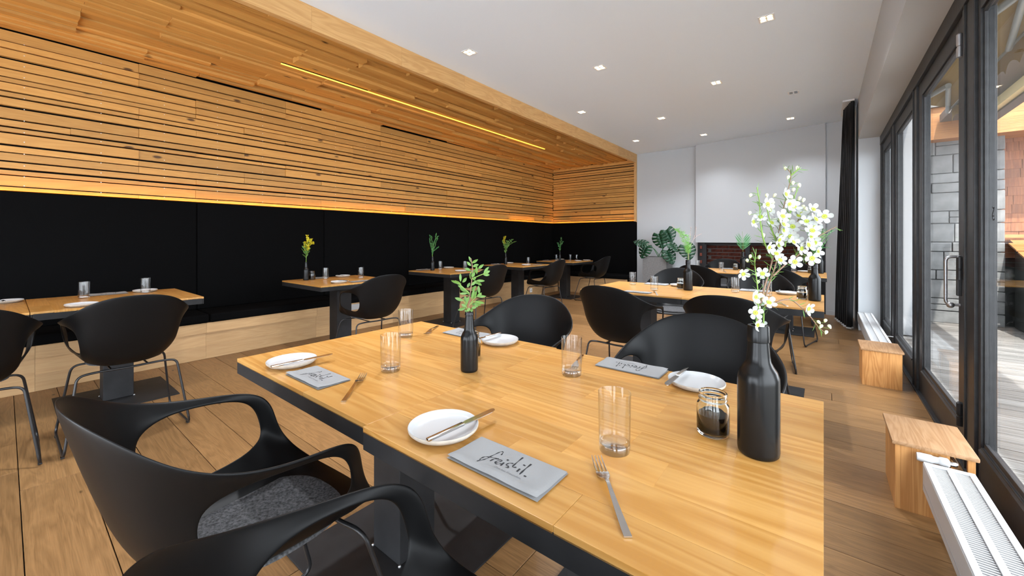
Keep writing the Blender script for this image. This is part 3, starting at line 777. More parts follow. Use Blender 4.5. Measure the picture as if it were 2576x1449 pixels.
def p_napkin():
    t = thing('printed_napkin', '', 'napkin', (0, 0, 0), 0, GP['napkin'])
    nx, ny = 30, 14; V = []; F = []
    def lay(zb, zf, inset):
        o = len(V)
        for sgn in (0, 1):
            for j in range(ny + 1):
                for i in range(nx + 1):
                    u, v = i / nx * 2 - 1, j / ny * 2 - 1
                    x, yv = u * (0.111 - inset), v * (0.052 - inset * .5) 
                    rim = max(abs(u) ** 14, abs(v) ** 10 if v < 0 else abs(v) ** 20)
                    zt = zf(x, yv); zz = zb + (zt - zb) * (0.5 + 0.5 * (1 - rim) if sgn else 0.5 * rim)
                    V.append((x, yv, zz))
        n1 = (nx + 1) * (ny + 1)
        for j in range(ny):
            for i in range(nx):
                a = o + j * (nx + 1) + i
                F.append((a + 1, a, a + nx + 1, a + nx + 2)); b_ = a + n1; F.append((b_, b_ + 1, b_ + nx + 2, b_ + nx + 1))
        for i in range(nx):
            for (a, s) in ((o + i, 1), (o + ny * (nx + 1) + i, -1)):
                q = (a, a + 1, a + 1 + n1, a + n1); F.append(q if s > 0 else q[::-1])
        for j in range(ny):
            for (a, s) in ((o + j * (nx + 1), -1), (o + j * (nx + 1) + nx, 1)):
                q = (a, a + nx + 1, a + nx + 1 + n1, a + n1); F.append(q if s > 0 else q[::-1])
    lay(0.0, lambda x, y: 0.0038, 0.0)
    MB().add(V, F).build('lower_fold', M['napkin'], t, smooth=50)
    V = []; F = []
    lay(0.0036, nap_z, 0.0012)
    MB().add(V, F).build('upper_fold', M['napkin'], t, smooth=50)
    ink = MB()
    for s in STR:
        pts = [Vector((x / 1000, y / 1000, 0)) for x, y in s]
        pts = bez(pts, 5) if len(pts) > 2 else [pts[0], pts[1]]
        wd = 0.00150 if len(s) > 2 else 0.0019
        if len(s) == 3 or (s[0] == (16.6, 34.3)): wd = 0.0018
        k = len(pts); Vv = []; Ff = []
        for i in range(k):
            d = (pts[min(i + 1, k - 1)] - pts[max(i - 1, 0)]).normalized(); nrm = Vector((-d.y, d.x, 0)) * wd * (0.75 + 0.35 * math.sin(i * 0.9 + 1))
            ext = d * (wd if i == k - 1 else (-wd if i == 0 else 0))
            for q in (pts[i] + nrm + ext, pts[i] - nrm + ext): Vv.append((q.x, q.y, nap_z(q.x, q.y) + 0.0004))
        for i in range(k - 1): Ff.append((2 * i, 2 * i + 1, 2 * i + 3, 2 * i + 2))
        ink.add(Vv, Ff)
    ink.build('lettering', M['print'], t)
    cu_ = bpy.data.curves.new('sub', 'FONT'); cu_.body = 'Zeit bei Freunden.'; cu_.size = 0.0088; cu_.resolution_u = 2
    to = bpy.data.objects.new('sub', cu_); COL.objects.link(to)
    dg = bpy.context.evaluated_depsgraph_get(); dg.update()
    me = bpy.data.meshes.new_from_object(to.evaluated_get(dg)); bpy.data.objects.remove(to)
    mxx = max(v.co.x for v in me.vertices)
    for v in me.vertices:
        x = -0.006 + v.co.x * 0.064 / mxx; yv = -0.0285 + v.co.y
        v.co = (x, yv, nap_z(x, yv) + 0.0005)
    me.materials.clear(); me.materials.append(M['subprint']); me.name = 'motto'
    put('motto', me, t)
    return t
makers = dict(glass=p_glass, plate=p_plate, jar=p_jar, bottles=lambda: p_bottle(False), bottleb=lambda: p_bottle(True), knife=p_knife, fork=p_fork, napkin=p_napkin)
def item(kind, x, y, label, rz=0.0, z=ZT):
    if kind not in proto:
        t = makers[kind](); proto[kind] = t; t.location = (x, y, z); t.rotation_euler = (0, 0, rz); t['label'] = label; return t
    return dup(proto[kind], (x, y, z), rz, label)
def bar2(kind, a, b, label, z=ZT):
    """a = handle end, b = tip/tines"""
    ang = math.atan2(b[1] - a[1], b[0] - a[0]); o = 0.102 if kind == 'knife' else 0.115
    return item(kind, a[0] + math.cos(ang) * o, a[1] + math.sin(ang) * o, label, ang, z)
ZP = ZT + 0.0205
# foreground left table
item('plate', -1.490, 0.632, 'side plate with a knife at the near left corner of the foreground left table')
bar2('knife', (-1.440, 0.545), (-1.425, 0.74), 'knife across the side plate at the near left corner of the foreground left table', ZP)
item('napkin', -1.283, 0.622, 'napkin beside the plate at the near edge of the foreground left table')
bar2('fork', (-1.034, 0.572), (-1.186, 0.731), 'fork lying right of the napkin on the foreground left table')
item('glass', -1.154, 0.807, 'nearer of the two tumblers on the foreground left table')
item('glass', -1.506, 1.134, 'farther of the two tumblers on the foreground left table')
item('bottles', -0.947, 0.974, 'small black bottle with a leafy green sprig, in the middle of the foreground tables')
item('jar', -1.05, 1.092, 'sauce jar almost hidden behind the small bottle with the green sprig')
bar2('fork', (-1.56, 1.375), (-1.461, 1.22), 'fork near the far left corner of the foreground left table')
item('napkin', -1.315, 1.335, 'napkin at the far edge of the foreground left table, behind the small bottle', PI)
bar2('knife', (-1.150, 1.385), (-1.155, 1.20), 'knife at the far edge of the foreground left table', ZP)
item('plate', -1.098, 1.316, 'side plate at the far edge of the foreground left table')
# foreground right table
item('plate', -0.690, 0.625, 'largest looking side plate, front centre, with a knife across it')
bar2('knife', (-0.655, 0.548), (-0.644, 0.73), 'knife across the side plate at the front centre', ZP)
item('napkin', -0.491, 0.606, 'nearest napkin with legible handwriting, in front of the tall tumbler')
bar2('fork', (-0.229, 0.572), (-0.354, 0.727), 'nearest fork, right of the big napkin')
item('glass', -0.347, 0.793, 'nearest and largest looking tumbler, left of the big bottle')
item('glass', -0.652, 1.150, 'tumbler at the seam side of the foreground right table, before the facing chair')
bar2('fork', (-0.73, 1.372), (-0.672, 1.20), 'fork half hidden behind the tumbler on the foreground right table')
item('napkin', -0.523, 1.333, 'napkin with upside down lettering at the far edge of the foreground right table', PI)
bar2('knife', (-0.352, 1.385), (-0.360, 1.19), 'knife on the plate at the far edge of the foreground right table', ZP)
item('plate', -0.305, 1.297, 'side plate at the far edge of the foreground right table, left of the big bottle')
item('jar', -0.200, 1.003, 'nearest sauce jar, just left of the big bottle of white flowers')
item('bottleb', -0.107, 0.968, 'biggest black bottle, holding the white flowers, at the right')
# middle tables
item('glass', -1.485, 3.833, 'farther left tumbler on the middle left table')
item('glass', -1.173, 3.527, 'nearer right tumbler on the middle left table')
item('napkin', -1.235, 3.292, 'napkin at the near edge of the middle left table, behind the chair back')
bar2('fork', (-1.05, 3.23), (-1.13, 3.40), 'fork at the near edge of the middle left table')
item('napkin', -1.305, 3.985, 'napkin at the far edge of the middle left table', PI)
item('plate', -1.085, 3.965, 'side plate at the far edge of the middle left table behind the jar')
item('jar', -1.02, 3.785, 'sauce jar left of the tall bottle on the middle left table')
item('bottleb', -0.939, 3.71, 'tall black bottle with the pale green frond on the middle left table')
item('glass', -0.588, 3.816, 'left tumbler on the middle right table')
item('napkin', -0.47, 3.99, 'napkin at the far edge of the middle right table behind the flower stems', PI)
item('glass', -0.35, 3.702, 'right tumbler on the middle right table behind the flower stems')
item('plate', -0.235, 3.935, 'side plate on the middle right table, left of the jar')
bar2('knife', (-0.29, 4.03), (-0.285, 3.84), 'knife on the plate on the middle right table', ZP)
item('jar', -0.127, 3.69, 'sauce jar beside the bottle on the middle right table')
item('bottleb', -0.052, 3.635, 'black bottle with a green and white sprig on the middle right table')
bar2('fork', (-0.19, 3.225), (-0.285, 3.38), 'fork at the near edge of the middle right table')
# rear tables
item('glass', -1.54, 6.66, 'tumbler at the far left of the rear left table')
item('glass', -1.152, 6.336, 'tumbler in front of the napkin on the rear left table')
item('napkin', -1.12, 6.765, 'napkin at the far edge of the rear left table', PI)
item('jar', -1.016, 6.61, 'sauce jar on the rear left table beside the palm leaf bottle')
item('bottleb', -0.934, 6.697, 'black bottle with a palm leaf on the rear left table')
bar2('fork', (-1.04, 6.03), (-1.10, 6.20), 'fork at the near edge of the rear left table')
item('glass', -0.319, 6.62, 'tumbler on the rear right table')
item('plate', -0.205, 6.735, 'side plate on the rear right table')
item('jar', -0.133, 6.58, 'sauce jar on the rear right table behind the flowers')
item('bottleb', -0.035, 6.60, 'black bottle at the right edge of the rear right table')
# bench tables
item('glass', -4.43, 0.375, 'tumbler in the middle of the left bench table before the nearest wall chair')
item('glass', -4.45, 0.727, 'tumbler in front of the far plate on the left bench table')
item('glass', -4.30, -0.055, 'tumbler cut by the left edge of the picture')
item('plate', -4.53, 0.010, 'side plate with knife on the left bench table, close to the picture edge')
bar2('knife', (-4.61, -0.02), (-4.42, 0.00), 'knife across the plate near the left picture edge', ZP)
item('plate', -3.905, 0.320, 'side plate half hidden behind the nearest wall chair')
item('plate', -4.55, 0.742, 'side plate behind the tumbler on the left bench table')
item('napkin', -4.57, 0.525, 'napkin with lettering on the bench side of the left bench table', -PI / 2)
def wall_set(tx, nm, rows_):
    for k, x, y, lb, rz in rows_: item(k, x, y, lb + ' ' + nm, rz)
nm = 'on the bench table with the goldenrod'
wall_set(0, nm, [('bottles', -4.462, 2.04, 'small black bottle with yellow goldenrod', 0), ('jar', -4.47, 2.108, 'sauce jar beside the bottle', 0),
    ('glass', -4.45, 2.25, 'left tumbler', 0), ('glass', -4.238, 2.561, 'right tumbler', 0), ('plate', -4.53, 2.50, 'far side plate', 0), ('plate', -3.925, 2.125, 'near side plate', 0),
    ('napkin', -3.885, 2.335, 'near napkin', PI / 2), ('napkin', -4.565, 2.22, 'far napkin', -PI / 2)])
bar2('fork', (-3.82, 2.50), (-3.97, 2.555), 'fork near the chair ' + nm)
bar2('knife', (-3.83, 2.175), (-4.02, 2.17), 'knife over the near plate ' + nm, ZP)
bar2('knife', (-4.61, 2.455), (-4.42, 2.46), 'knife over the far plate ' + nm, ZP)
nm = 'on the bench table with the thin green twigs'
wall_set(0, nm, [('bottles', -4.438, 3.808, 'small black bottle with twigs', 0), ('glass', -4.50, 4.01, 'left tumbler', 0), ('glass', -4.204, 4.235, 'right tumbler', 0),
    ('plate', -4.585, 4.26, 'far side plate', 0), ('plate', -3.975, 3.915, 'near side plate', 0), ('napkin', -3.935, 4.14, 'near napkin', PI / 2), ('napkin', -4.62, 3.80, 'far napkin', -PI / 2)])
bar2('knife', (-4.55, 3.68), (-4.57, 3.87), 'knife beside the far napkin ' + nm, ZT + 0.012)
bar2('fork', (-3.88, 4.32), (-4.05, 4.36), 'fork near the chair ' + nm)
nm = 'on the third bench table with the yellow and green sprays'
wall_set(0, nm, [('bottles', -4.50, 5.56, 'small black bottle', 0), ('glass', -4.223, 5.872, 'single tumbler', 0), ('plate', -4.04, 5.555, 'near side plate', 0),
    ('napkin', -3.965, 5.76, 'near napkin', PI / 2), ('napkin', -4.64, 5.47, 'far napkin', -PI / 2), ('plate', -4.63, 5.83, 'far side plate', 0)])
nm = 'on the farthest bench table in the corner'
wall_set(0, nm, [('bottles', -4.46, 7.36, 'small black bottle with a little sprig', 0), ('glass', -4.53, 7.33, 'tumbler behind the bottle', 0), ('glass', -4.30, 7.53, 'middle tumbler', 0), ('glass', -4.13, 7.50, 'right tumbler', 0),
    ('plate', -4.0, 7.32, 'near side plate', 0), ('plate', -3.945, 7.60, 'right side plate', 0), ('plate', -4.585, 7.60, 'far side plate', 0), ('napkin', -4.64, 7.14, 'far napkin', -PI / 2)])

# ------------------------------------------------------------------ sprigs and flowers (local x runs to the right, z up, y away)
RZ = math.atan2(784, 1001)
def leaf(p0, p1, wd, fold=0.25, side=None, segs=5):
    a = Vector(p0); b = Vector(p1); d = b - a; ln = d.length; d.normalize()
    s = side or Vector((R.uniform(-1, 1), R.uniform(-1, 1), R.uniform(-1, 1)))
    s = (s - d * s.dot(d)).normalized(); nrm = d.cross(s)
    V = []; F = []
    for i in range(segs + 1):
        t = i / segs; ww = wd * math.sin(PI * (t * 0.94 + 0.03)) ** 0.8; c0 = a + d * ln * t + nrm * (-0.10 * ln * t * t)
        V += [c0 - s * ww + nrm * ww * fold, c0, c0 + s * ww + nrm * ww * fold]
    for i in range(segs):
        o = 3 * i; F += [(o, o + 1, o + 4, o + 3), (o + 1, o + 2, o + 5, o + 4)]
    return V, F
def mm(p, y=0.0): return (p[0] / 1000, y, p[1] / 1000)
# leafy sprig
sp = thing('leaf_sprig', 'bright green leafy sprig standing in the small foreground bottle', 'plant', (-0.947, 0.974, 0.95), RZ)
SS = [[(-1, 0), (1, 42), (6, 87), (11, 142), (6, 181)], [(6, 109), (36, 123), (61, 132)], [(0, 62), (-22, 84), (-47, 106)], [(3, 26), (19, 46), (42, 57)], [(-8, 9), (-11, 20), (-19, 38)], [(8, 136), (3, 128), (4, 112)], [(0, 20), (14, 34), (28, 31)]]
for i, s in enumerate(SS):
    pts = [mm(p, 0.012 * math.sin(i * 2 + j) * j / len(s)) for j, p in enumerate(s)]
    if i == 0: pts = [(0, 0, -0.10)] + pts
    MB().tube(bez(pts, 5), 0.0013 if i else 0.0018, 6).build('stem' if i == 0 else 'side_stem', M['stemb'] if i == 0 else M['stemg'], sp, smooth=60)
SL = [(7, 166, 0, 185), (10, 165, 28, 176), (7, 156, -6, 168), (11, 152, 29, 159), (25, 127, 25, 152), (31, 146, 47, 159), (3, 139, -12, 146), (4, 128, 21, 141), (8, 117, 17, 131), (50, 130, 64, 150), (47, 128, 67, 136), (47, 124, 66, 123), (-29, 102, -30, 127), (-29, 99, -55, 105), (-24, 99, -11, 112), (-28, 92, -47, 103), (-8, 81, 0, 95), (-19, 75, -36, 87), (-11, 67, -31, 78), (-6, 62, -28, 62), (25, 106, 49, 105), (24, 102, 39, 89), (31, 87, 33, 63), (8, 42, 17, 75), (14, 42, 24, 69), (25, 50, 40, 62), (28, 50, 53, 52), (22, 37, 49, 31), (21, 34, 37, 21), (19, 31, 28, 17), (-19, 37, -47, 45), (-11, 31, -16, 49), (-8, 31, -2, 50), (-11, 13, -35, 6), (-11, 17, -24, 25), (8, 12, 23, 16), (8, 20, 18, 28), (-6, 3, 3, 12), (3, 3, 12, 7), (-11, 20, -8, 38), (14, 106, 19, 117), (18, 106, 28, 95), (-8, 6, -12, -2), (8, 90, 22, 103), (2, 55, -14, 70), (5, 70, 20, 84)]
for (a, b_, c_, d_) in SL:
    y0 = R.uniform(-0.012, 0.012); ex = 1.12
    V, F = leaf((a / 1000, y0, b_ / 1000), (a / 1000 + (c_ - a) * ex / 1000, y0 + R.uniform(-0.014, 0.010), b_ / 1000 + (d_ - b_) * ex / 1000), R.uniform(0.0042, 0.0060), 0.3, Vector((R.uniform(-.4, .4), R.uniform(-.5, .5), 0.4)) + Vector((-(d_ - b_), 0, c_ - a)).normalized())
    MB().add(V, F).build('leaf', M['leaf'], sp, smooth=80)
# wax flowers
wf = thing('waxflower_branch', 'tall branch of small white five petalled flowers standing in the biggest bottle', 'flower', (-0.107, 0.968, 1.016), RZ)
LN = [[(-2, 0), (3, 37), (11, 72), (22, 109), (32, 146), (38, 175), (46, 209), (52, 243), (61, 278), (68, 312), (60, 326)], [(15, 60), (26, 89), (38, 117), (55, 163), (78, 186), (95, 218), (109, 226)], [(31, 103), (55, 126), (78, 143), (101, 163), (124, 186), (158, 205)], [(-4, 0), (-3, 31), (-5, 60), (-11, 100), (-17, 129), (-17, 152)], [(11, 9), (12, 31), (21, 40)], [(23, 36), (46, 50), (72, 52), (95, 36), (118, 14), (135, -6), (149, -17)], [(29, 140), (12, 169), (3, 197), (-2, 226), (-5, 255), (-12, 285)], [(38, 175), (26, 197), (18, 220), (9, 248)], [(55, 163), (68, 223), (78, 252), (95, 292)], [(78, 143), (84, 152), (98, 146), (106, 140)], [(68, 312), (78, 325)]]
FLW = [(49, 271), (49, 250), (23, 240), (9, 250), (1, 225), (-13, 215), (23, 213), (42, 209), (41, 197), (55, 173), (40, 186), (36, 166), (36, 136), (28, 149), (12, 162), (84, 215), (91, 196), (98, 232), (109, 203), (99, 219), (115, 225), (114, 172), (122, 153), (101, 140), (66, 185), (81, 177), (95, 167), (72, 132), (-27, 106), (8, 107), (-24, 63), (22, 47), (-9, 27), (-2, 47), (-12, 4), (8, 0), (111, 33), (61, 220), (49, 220), (81, 160), (33, 225), (60, 245), (105, 240), (88, 228), (72, 205), (104, 185), (30, 178)]
BUD = [(60, 326), (76, 325), (63, 307), (62, 293), (74, 288), (66, 280), (14, 268), (-12, 270), (32, 269), (29, 253), (-22, 232), (88, 263), (84, 258), (75, 266), (94, 245), (89, 240), (115, 226), (-19, 142), (-8, 141), (-18, 133), (137, 9), (124, 6), (138, -1), (129, -3), (141, -16), (-2, 89), (-8, 64), (3, 60), (55, 197), (9, 186)]
def bend(i, t): return 0.025 * math.sin(i * 1.7) * t
dense = []
for i, s in enumerate(LN):
    n = len(s)
    pts = [mm(p, bend(i, j / n)) for j, p in enumerate(s)]
    if i in (0, 3, 4): pts = [(0, 0, -0.12)] + pts
    bp = bez(pts, 4); dense += bp
    low = i in (0, 1, 2, 5)
    MB().tube(bp, [0.0019 - 0.0011 * k / len(bp) for k in range(len(bp))], 6).build('twig', M['stemb'] if low else M['stemg'], wf, smooth=60)
nd = MB()
for i, s in enumerate(LN):
    for j in range(len(s) - 1):
        for k in range(7 if i != 5 else 3):
            t = R.random(); a = (s[j][0] + (s[j + 1][0] - s[j][0]) * t, s[j][1] + (s[j + 1][1] - s[j][1]) * t)
            an = R.uniform(0.15, 1.15) * R.choice([-1, 1]); dx, dz = s[j + 1][0] - s[j][0], s[j + 1][1] - s[j][1]
            l0 = math.hypot(dx, dz) or 1; dx /= l0; dz /= l0
            ln = R.uniform(10, 20); vx = dx * math.cos(an) - dz * math.sin(an); vz = dx * math.sin(an) + dz * math.cos(an)
            y0 = bend(i, (j + t) / len(s))
            V, F = leaf(mm(a, y0), ((a[0] + vx * ln) / 1000, y0 + R.uniform(-.008, .008), (a[1] + vz * ln) / 1000), 0.0008, 0.1, None, 3); nd.add(V, F)
nd.build('needle_leaves', M['leaf'], wf)['kind'] = 'stuff'
def flower_mesh(seed):
    rr = random.Random(seed); V = []; F = []
    for k in range(5):
        a = 2 * PI * k / 5 + rr.uniform(-.1, .1); ca, sa = math.cos(a), math.sin(a); o = len(V); cup = rr.uniform(0.15, 0.5)
        for (rad, wd) in ((0.003, 0.0018), (0.006, 0.0040), (0.0095, 0.0048), (0.0122, 0.0038), (0.0135, 0.0012)):
            for sgn in (-1, 0, 1):
                z = cup * rad * rad / 0.0135 + (0.0006 if sgn else 0.0) 
                V.append((ca * rad - sa * wd * sgn, sa * rad + ca * wd * sgn, z))
        for q in range(4):
            for j in range(2): F.append((o + 3 * q + j, o + 3 * q + 3 + j, o + 3 * q + 4 + j, o + 3 * q + 1 + j))
    return MB().add(V, F).mesh('flower', M['petal'], 80)
FM = [flower_mesh(i) for i in range(4)]
eye_me = MB().lathe([(0, -0.001), (0.0034, -0.0008), (0.0046, 0.0016), (0.0040, 0.0022), (0.0014, 0.0012), (0.0008, 0.0032), (0, 0.0034)], 10).mesh('flower_centre', M['eye'], 50)
def near(p):
    return min(dense, key=lambda q: (q[0] - p[0]) ** 2 + (q[2] - p[2]) ** 2)
stk_ = MB()
for i, (a, b_) in enumerate(FLW):
    yy = R.uniform(-0.03, 0.012); p = Vector((a / 1000, yy, b_ / 1000))
    dr = Vector((R.uniform(-.55, .55), -1, R.uniform(-.35, .75))).normalized()
    fo = put('flower', FM[i % 4], wf, p); fo.rotation_euler = (dr.to_track_quat('Z', 'Y').to_matrix() @ Matrix.Rotation(R.uniform(0, 6), 3, 'Z')).to_euler()
    sc = R.uniform(0.9, 1.12); fo.scale = (sc, sc, sc)
    put('flower_centre', eye_me, fo)
    q = near(p); stk_.tube([q, (Vector(q) + p) / 2 + Vector((0, 0, -0.003)), p - dr * 0.001], 0.0005, 4)
bud_me = MB().lathe([(0, -0.004), (0.0018, -0.002), (0.0028, 0.0005), (0.0032, 0.003), (0.0022, 0.0052), (0, 0.006)], 10).mesh('bud', M['bud'], 60)
for (a, b_) in BUD:
    p = Vector((a / 1000, R.uniform(-.02, .01), b_ / 1000)); bo = put('bud', bud_me, wf, p); bo.rotation_euler = (R.uniform(-.6, .6), R.uniform(-.6, .6), 0)
    stk_.tube([near(p), p + Vector((0, 0, -0.003))], 0.0004, 4)
stk_.build('flower_stalks', M['stemg'], wf)['kind'] = 'stuff'

def spray(name, label, loc, stems, sets, cat='plant', smat='stemg', r=0.0012):
    """stems: polylines (m); sets: (part, material, stem indices, count, t0, t1, length, width, spread, up)"""
    t = thing(name, label, cat, loc, RZ)
    curves = []
    for s in stems:
        b = bez([(0, 0, -0.08)] + [Vector(p) for p in s], 6); curves.append(b)
        MB().tube(b, r, 5).build('stem', M[smat], t, smooth=60)
    for (pn, mt, idx, cnt, t0, t1, ln, wd, spr, up) in sets:
        mb = MB()
        for i in idx:
            c0 = curves[i]
            for k in range(cnt):
                tt = t0 + (t1 - t0) * (k + R.random()) / cnt; q = tt * (len(c0) - 1); j = min(int(q), len(c0) - 2)
                p = c0[j].lerp(c0[j + 1], q - j); d = (c0[j + 1] - c0[j]).normalized()
                az = R.uniform(0, 2 * PI); o = Vector((math.cos(az), math.sin(az) * 0.8, 0)) * spr + d * up
                V, F = leaf(p, p + o.normalized() * ln * R.uniform(.6, 1.15), wd, 0.2, None, 3); mb.add(V, F)
        mb.build(pn, M[mt], t)['kind'] = 'stuff'
    return t
spray('goldenrod', 'yellow goldenrod stem with narrow green leaves in the bottle on the second bench table', (-4.462, 2.04, 0.95),
    [[(0, 0, 0.05), (0.01, 0, 0.13), (0.02, 0, 0.22), (0.012, 0.0, 0.29)], [(0.005, 0, 0.08), (0.03, 0, 0.17), (0.06, 0.01, 0.22), (0.075, 0, 0.20)], [(0, 0, 0.06), (-0.012, 0.01, 0.15), (-0.01, 0, 0.22)], [(0.005, 0, 0.06), (0.03, -.01, 0.16), (0.055, 0, 0.25)]],
    [('leaves', 'leaf', [0, 2], 18, 0.28, 0.66, 0.066, 0.008, 0.8, 0.75), ('bloom', 'gold', [0, 1, 2, 3], 150, 0.55, 1.0, 0.018, 0.0045, 1.0, 0.4)])
spray('green_twigs', 'bundle of thin green twigs in the bottle on the third bench table from the left', (-4.438, 3.808, 0.95),
    [[(0, 0, 0.06), (-.03, 0, 0.18), (-.035, 0, 0.30)], [(0, 0, 0.07), (-.01, .01, 0.2), (-.012, 0, .29)], [(0, 0, 0.05), (.02, 0, 0.18), (.06, 0, 0.33)], [(0, 0, .06), (.035, .01, .16), (.075, 0, 0.27)], [(0, 0, .05), (.05, 0, .11), (.085, 0, .135)], [(0, 0, .06), (.02, -.01, .2), (.075, 0, .29)]],
    [('leaves', 'fern', [0, 1, 2, 3, 4, 5], 50, 0.25, 1.0, 0.024, 0.0036, 0.6, 0.8)])
spray('flower_spray', 'one yellow bloom and one green spray in the bottle on the fourth bench table', (-4.50, 5.56, 0.95),
    [[(-.005, 0, .08), (-.035, 0, .2), (-.01, 0, .30)], [(0, 0, .08), (-.02, 0, .16), (-.04, 0, .23)], [(.005, 0, .07), (.06, 0, .15), (.17, 0, .21)], [(.0, 0, .07), (.05, 0, .17), (.12, 0, .245)], [(0, 0, .08), (.02, 0, .15), (.03, 0, .22)]],
    [('leaves', 'leaf', [0, 1, 2, 3, 4], 55, 0.2, 1.0, 0.036, 0.0058, 0.8, 0.6), ('bloom', 'gold', [0, 1], 110, 0.68, 1.0, 0.026, 0.006, 1, .4)])
spray('green_sprig', 'small green sprig in the bottle on the farthest bench table', (-4.46, 7.36, 0.95),
    [[(0, 0, .06), (.015, 0, .17), (.03, 0, .29)], [(0, 0, .05), (-.02, 0, .12), (-.04, 0, .17)], [(.005, 0, .08), (.03, 0, .14), (.06, 0, .2)]],
    [('leaves', 'fern', [0, 1, 2], 34, 0.2, 1.0, 0.036, 0.0075, 0.9, 0.6)])
spray('fern_frond', 'pale green feathery frond in the tall bottle on the middle left table', (-0.939, 3.71, 1.016),
    [[(0, 0, .06), (-.03, 0, .15), (-.075, 0, .24), (-.10, 0, .27)], [(0, 0, .05), (-.01, 0, .13), (-.04, 0, .22), (-.07, 0, .25)], [(0, 0, .06), (.005, 0, .12), (.0, 0, .2), (-.03, 0, .22)]],
    [('fronds', 'frond', [0, 1, 2], 210, 0.25, 1.0, 0.032, 0.0011, 1.0, 0.5)])
spray('dry_grass', 'thin pinkish dry grasses in the tall bottle on the middle left table', (-0.935, 3.715, 1.016),
    [[(0, 0, .08), (-.05, .02, .2), (-.14, .02, .31)], [(0, 0, .08), (.02, .02, .2), (.03, .02, .29)], [(0, 0, .08), (.06, .02, .2), (.075, .02, .29)], [(0, 0, .08), (.06, .02, .19), (.12, .02, .23)]],
    [('seeds', 'seed', [0, 1, 2, 3], 26, 0.62, 1.0, 0.010, 0.0014, .5, .8)], smat='seed', r=0.0006)
spray('heather_sprig', 'green sprig with tiny white buds in the bottle on the middle right table', (-0.052, 3.635, 1.016),
    [[(0, 0, .06), (.01, 0, .15), (.045, 0, .26)], [(0, 0, .06), (.03, 0, .13), (.09, 0, .21), (.13, 0, .24)], [(0, 0, .05), (-.03, 0, .14), (-.05, 0, .24)], [(0, 0, .05), (.04, 0, .11), (.09, 0, .12)], [(0, 0, .06), (.02, 0, .16), (.075, 0, .25)]],
    [('needles', 'fern', [0, 1, 2, 3, 4], 70, 0.3, 1.0, 0.026, 0.0013, .6, .8), ('buds', 'petal', [1, 4, 2], 30, 0.6, 1.0, 0.007, 0.0025, .8, .5)])
pf = thing('palm_leaf', 'green palm leaf fan in the bottle on the rear left table', 'plant', (-0.934, 6.697, 1.016), RZ)
MB().tube(bez([(0, 0, -.1), (0, 0, .02), (0.002, 0, .13), (-.01, 0, .30)], 6), 0.002, 6).build('stem', M['stemg'], pf)
for k in range(9):
    for sx in (-1, 1):
        z0 = 0.03 + k * 0.018; ln = 0.17 - abs(k - 3) * 0.012
        V, F = leaf((0, 0, z0), (sx * ln * 0.80, R.uniform(-.02, .02), z0 + ln * (0.72 + 0.03 * k)), 0.0055, 0.2, Vector((0, 0.3, 1)), 4)
        MB().add(V, F).build('leaflet', M['fern'], pf, smooth=80)
spray('twig', 'dark green twig in the bottle at the right edge of the rear right table', (-0.035, 6.60, 1.016),
    [[(0, 0, .06), (.03, 0, .15), (.05, 0, .24)], [(0, 0, .05), (.05, 0, .12), (.10, 0, .2)]], [('needles', 'fern', [0, 1], 50, .2, 1, .026, .0018, .6, .8)])

# ------------------------------------------------------------------ planter and monstera
pl = thing('concrete_planter', 'tall square grey concrete planter against the white back wall', 'planter', (-2.665, 8.22, 0))
a = 0.235
MB().prism([(-a, -.2), (a, -.2), (a, .2), (-a, .2)], 0.0, 0.80).build('body', M['concrete'], pl)
rim = MB()
for (x0, y0, x1, y1) in ((-a, -.2, a, -.175), (-a, .175, a, .2), (-a, -.175, -a + .025, .175), (a - .025, -.175, a, .175)): rim.box(x0, y0, .8, x1, y1, .848)
rim.build('rim', M['concrete'], pl)
MB().box(-a + .026, -.174, .8005, a - .026, .174, .82).build('soil', M['soil'], pl)
mo = thing('monstera_plant', 'dark green split leaf monstera growing in the concrete planter', 'plant', (-2.60, 8.2, 0.822), 0)
def monstera(base, tip, wd, nrm, nl=5):
    wd *= 1.25
    """split heart shaped leaf from base to tip; midrib strip plus nl lobes a side"""
    A = Vector(base); B = Vector(tip); d = B - A; ln = d.length; d.normalize()
    n = Vector(nrm); n = (n - d * n.dot(d)).normalized(); s = d.cross(n)
    mb = MB()
    def P(t, q):     # t along midrib, q sideways -1..1 at margin; margins curve back to the base as a heart
        ww = wd * (max(0.0, math.sin(PI * min(1, (0.10 + 0.90 * t)) ** 0.85)) ** 0.7)
        back = -0.22 * ln * (1 - t) * abs(q) ** 1.5
        return A + d * (ln * t + back + 0.10 * ln * abs(q) * t) + s * (ww * q) - n * (0.10 * wd * q * q + 0.06 * ln * t * t)
    edges = [i / nl for i in range(nl + 1)]
    for sg in (-1, 1):
        for i in range(nl):
            t0, t1 = edges[i], edges[i + 1]; gap = 0.11 * (t1 - t0)
            V = []; F = []
            qs = [0.0, 0.34, 0.50, 0.80, 1.0]
            for j, q in enumerate(qs):
                g = 0 if q < 0.4 else gap * (1.3 if q < 0.9 else 0.5)
                if i == nl - 1: e1 = t1
                else: e1 = t1 - g
                e0 = t0 + (g if i else 0)
                V += [P(e0, sg * q), P((e0 + e1) / 2, sg * q * (1.0 if q < 1 else 1.05)), P(e1, sg * q)]
            for j in range(len(qs) - 1):
                for k in range(2):
                    f_ = (3 * j + k, 3 * j + 3 + k, 3 * j + 4 + k, 3 * j + 1 + k); F.append(f_ if sg > 0 else f_[::-1])
            mb.add(V, F)
    return mb
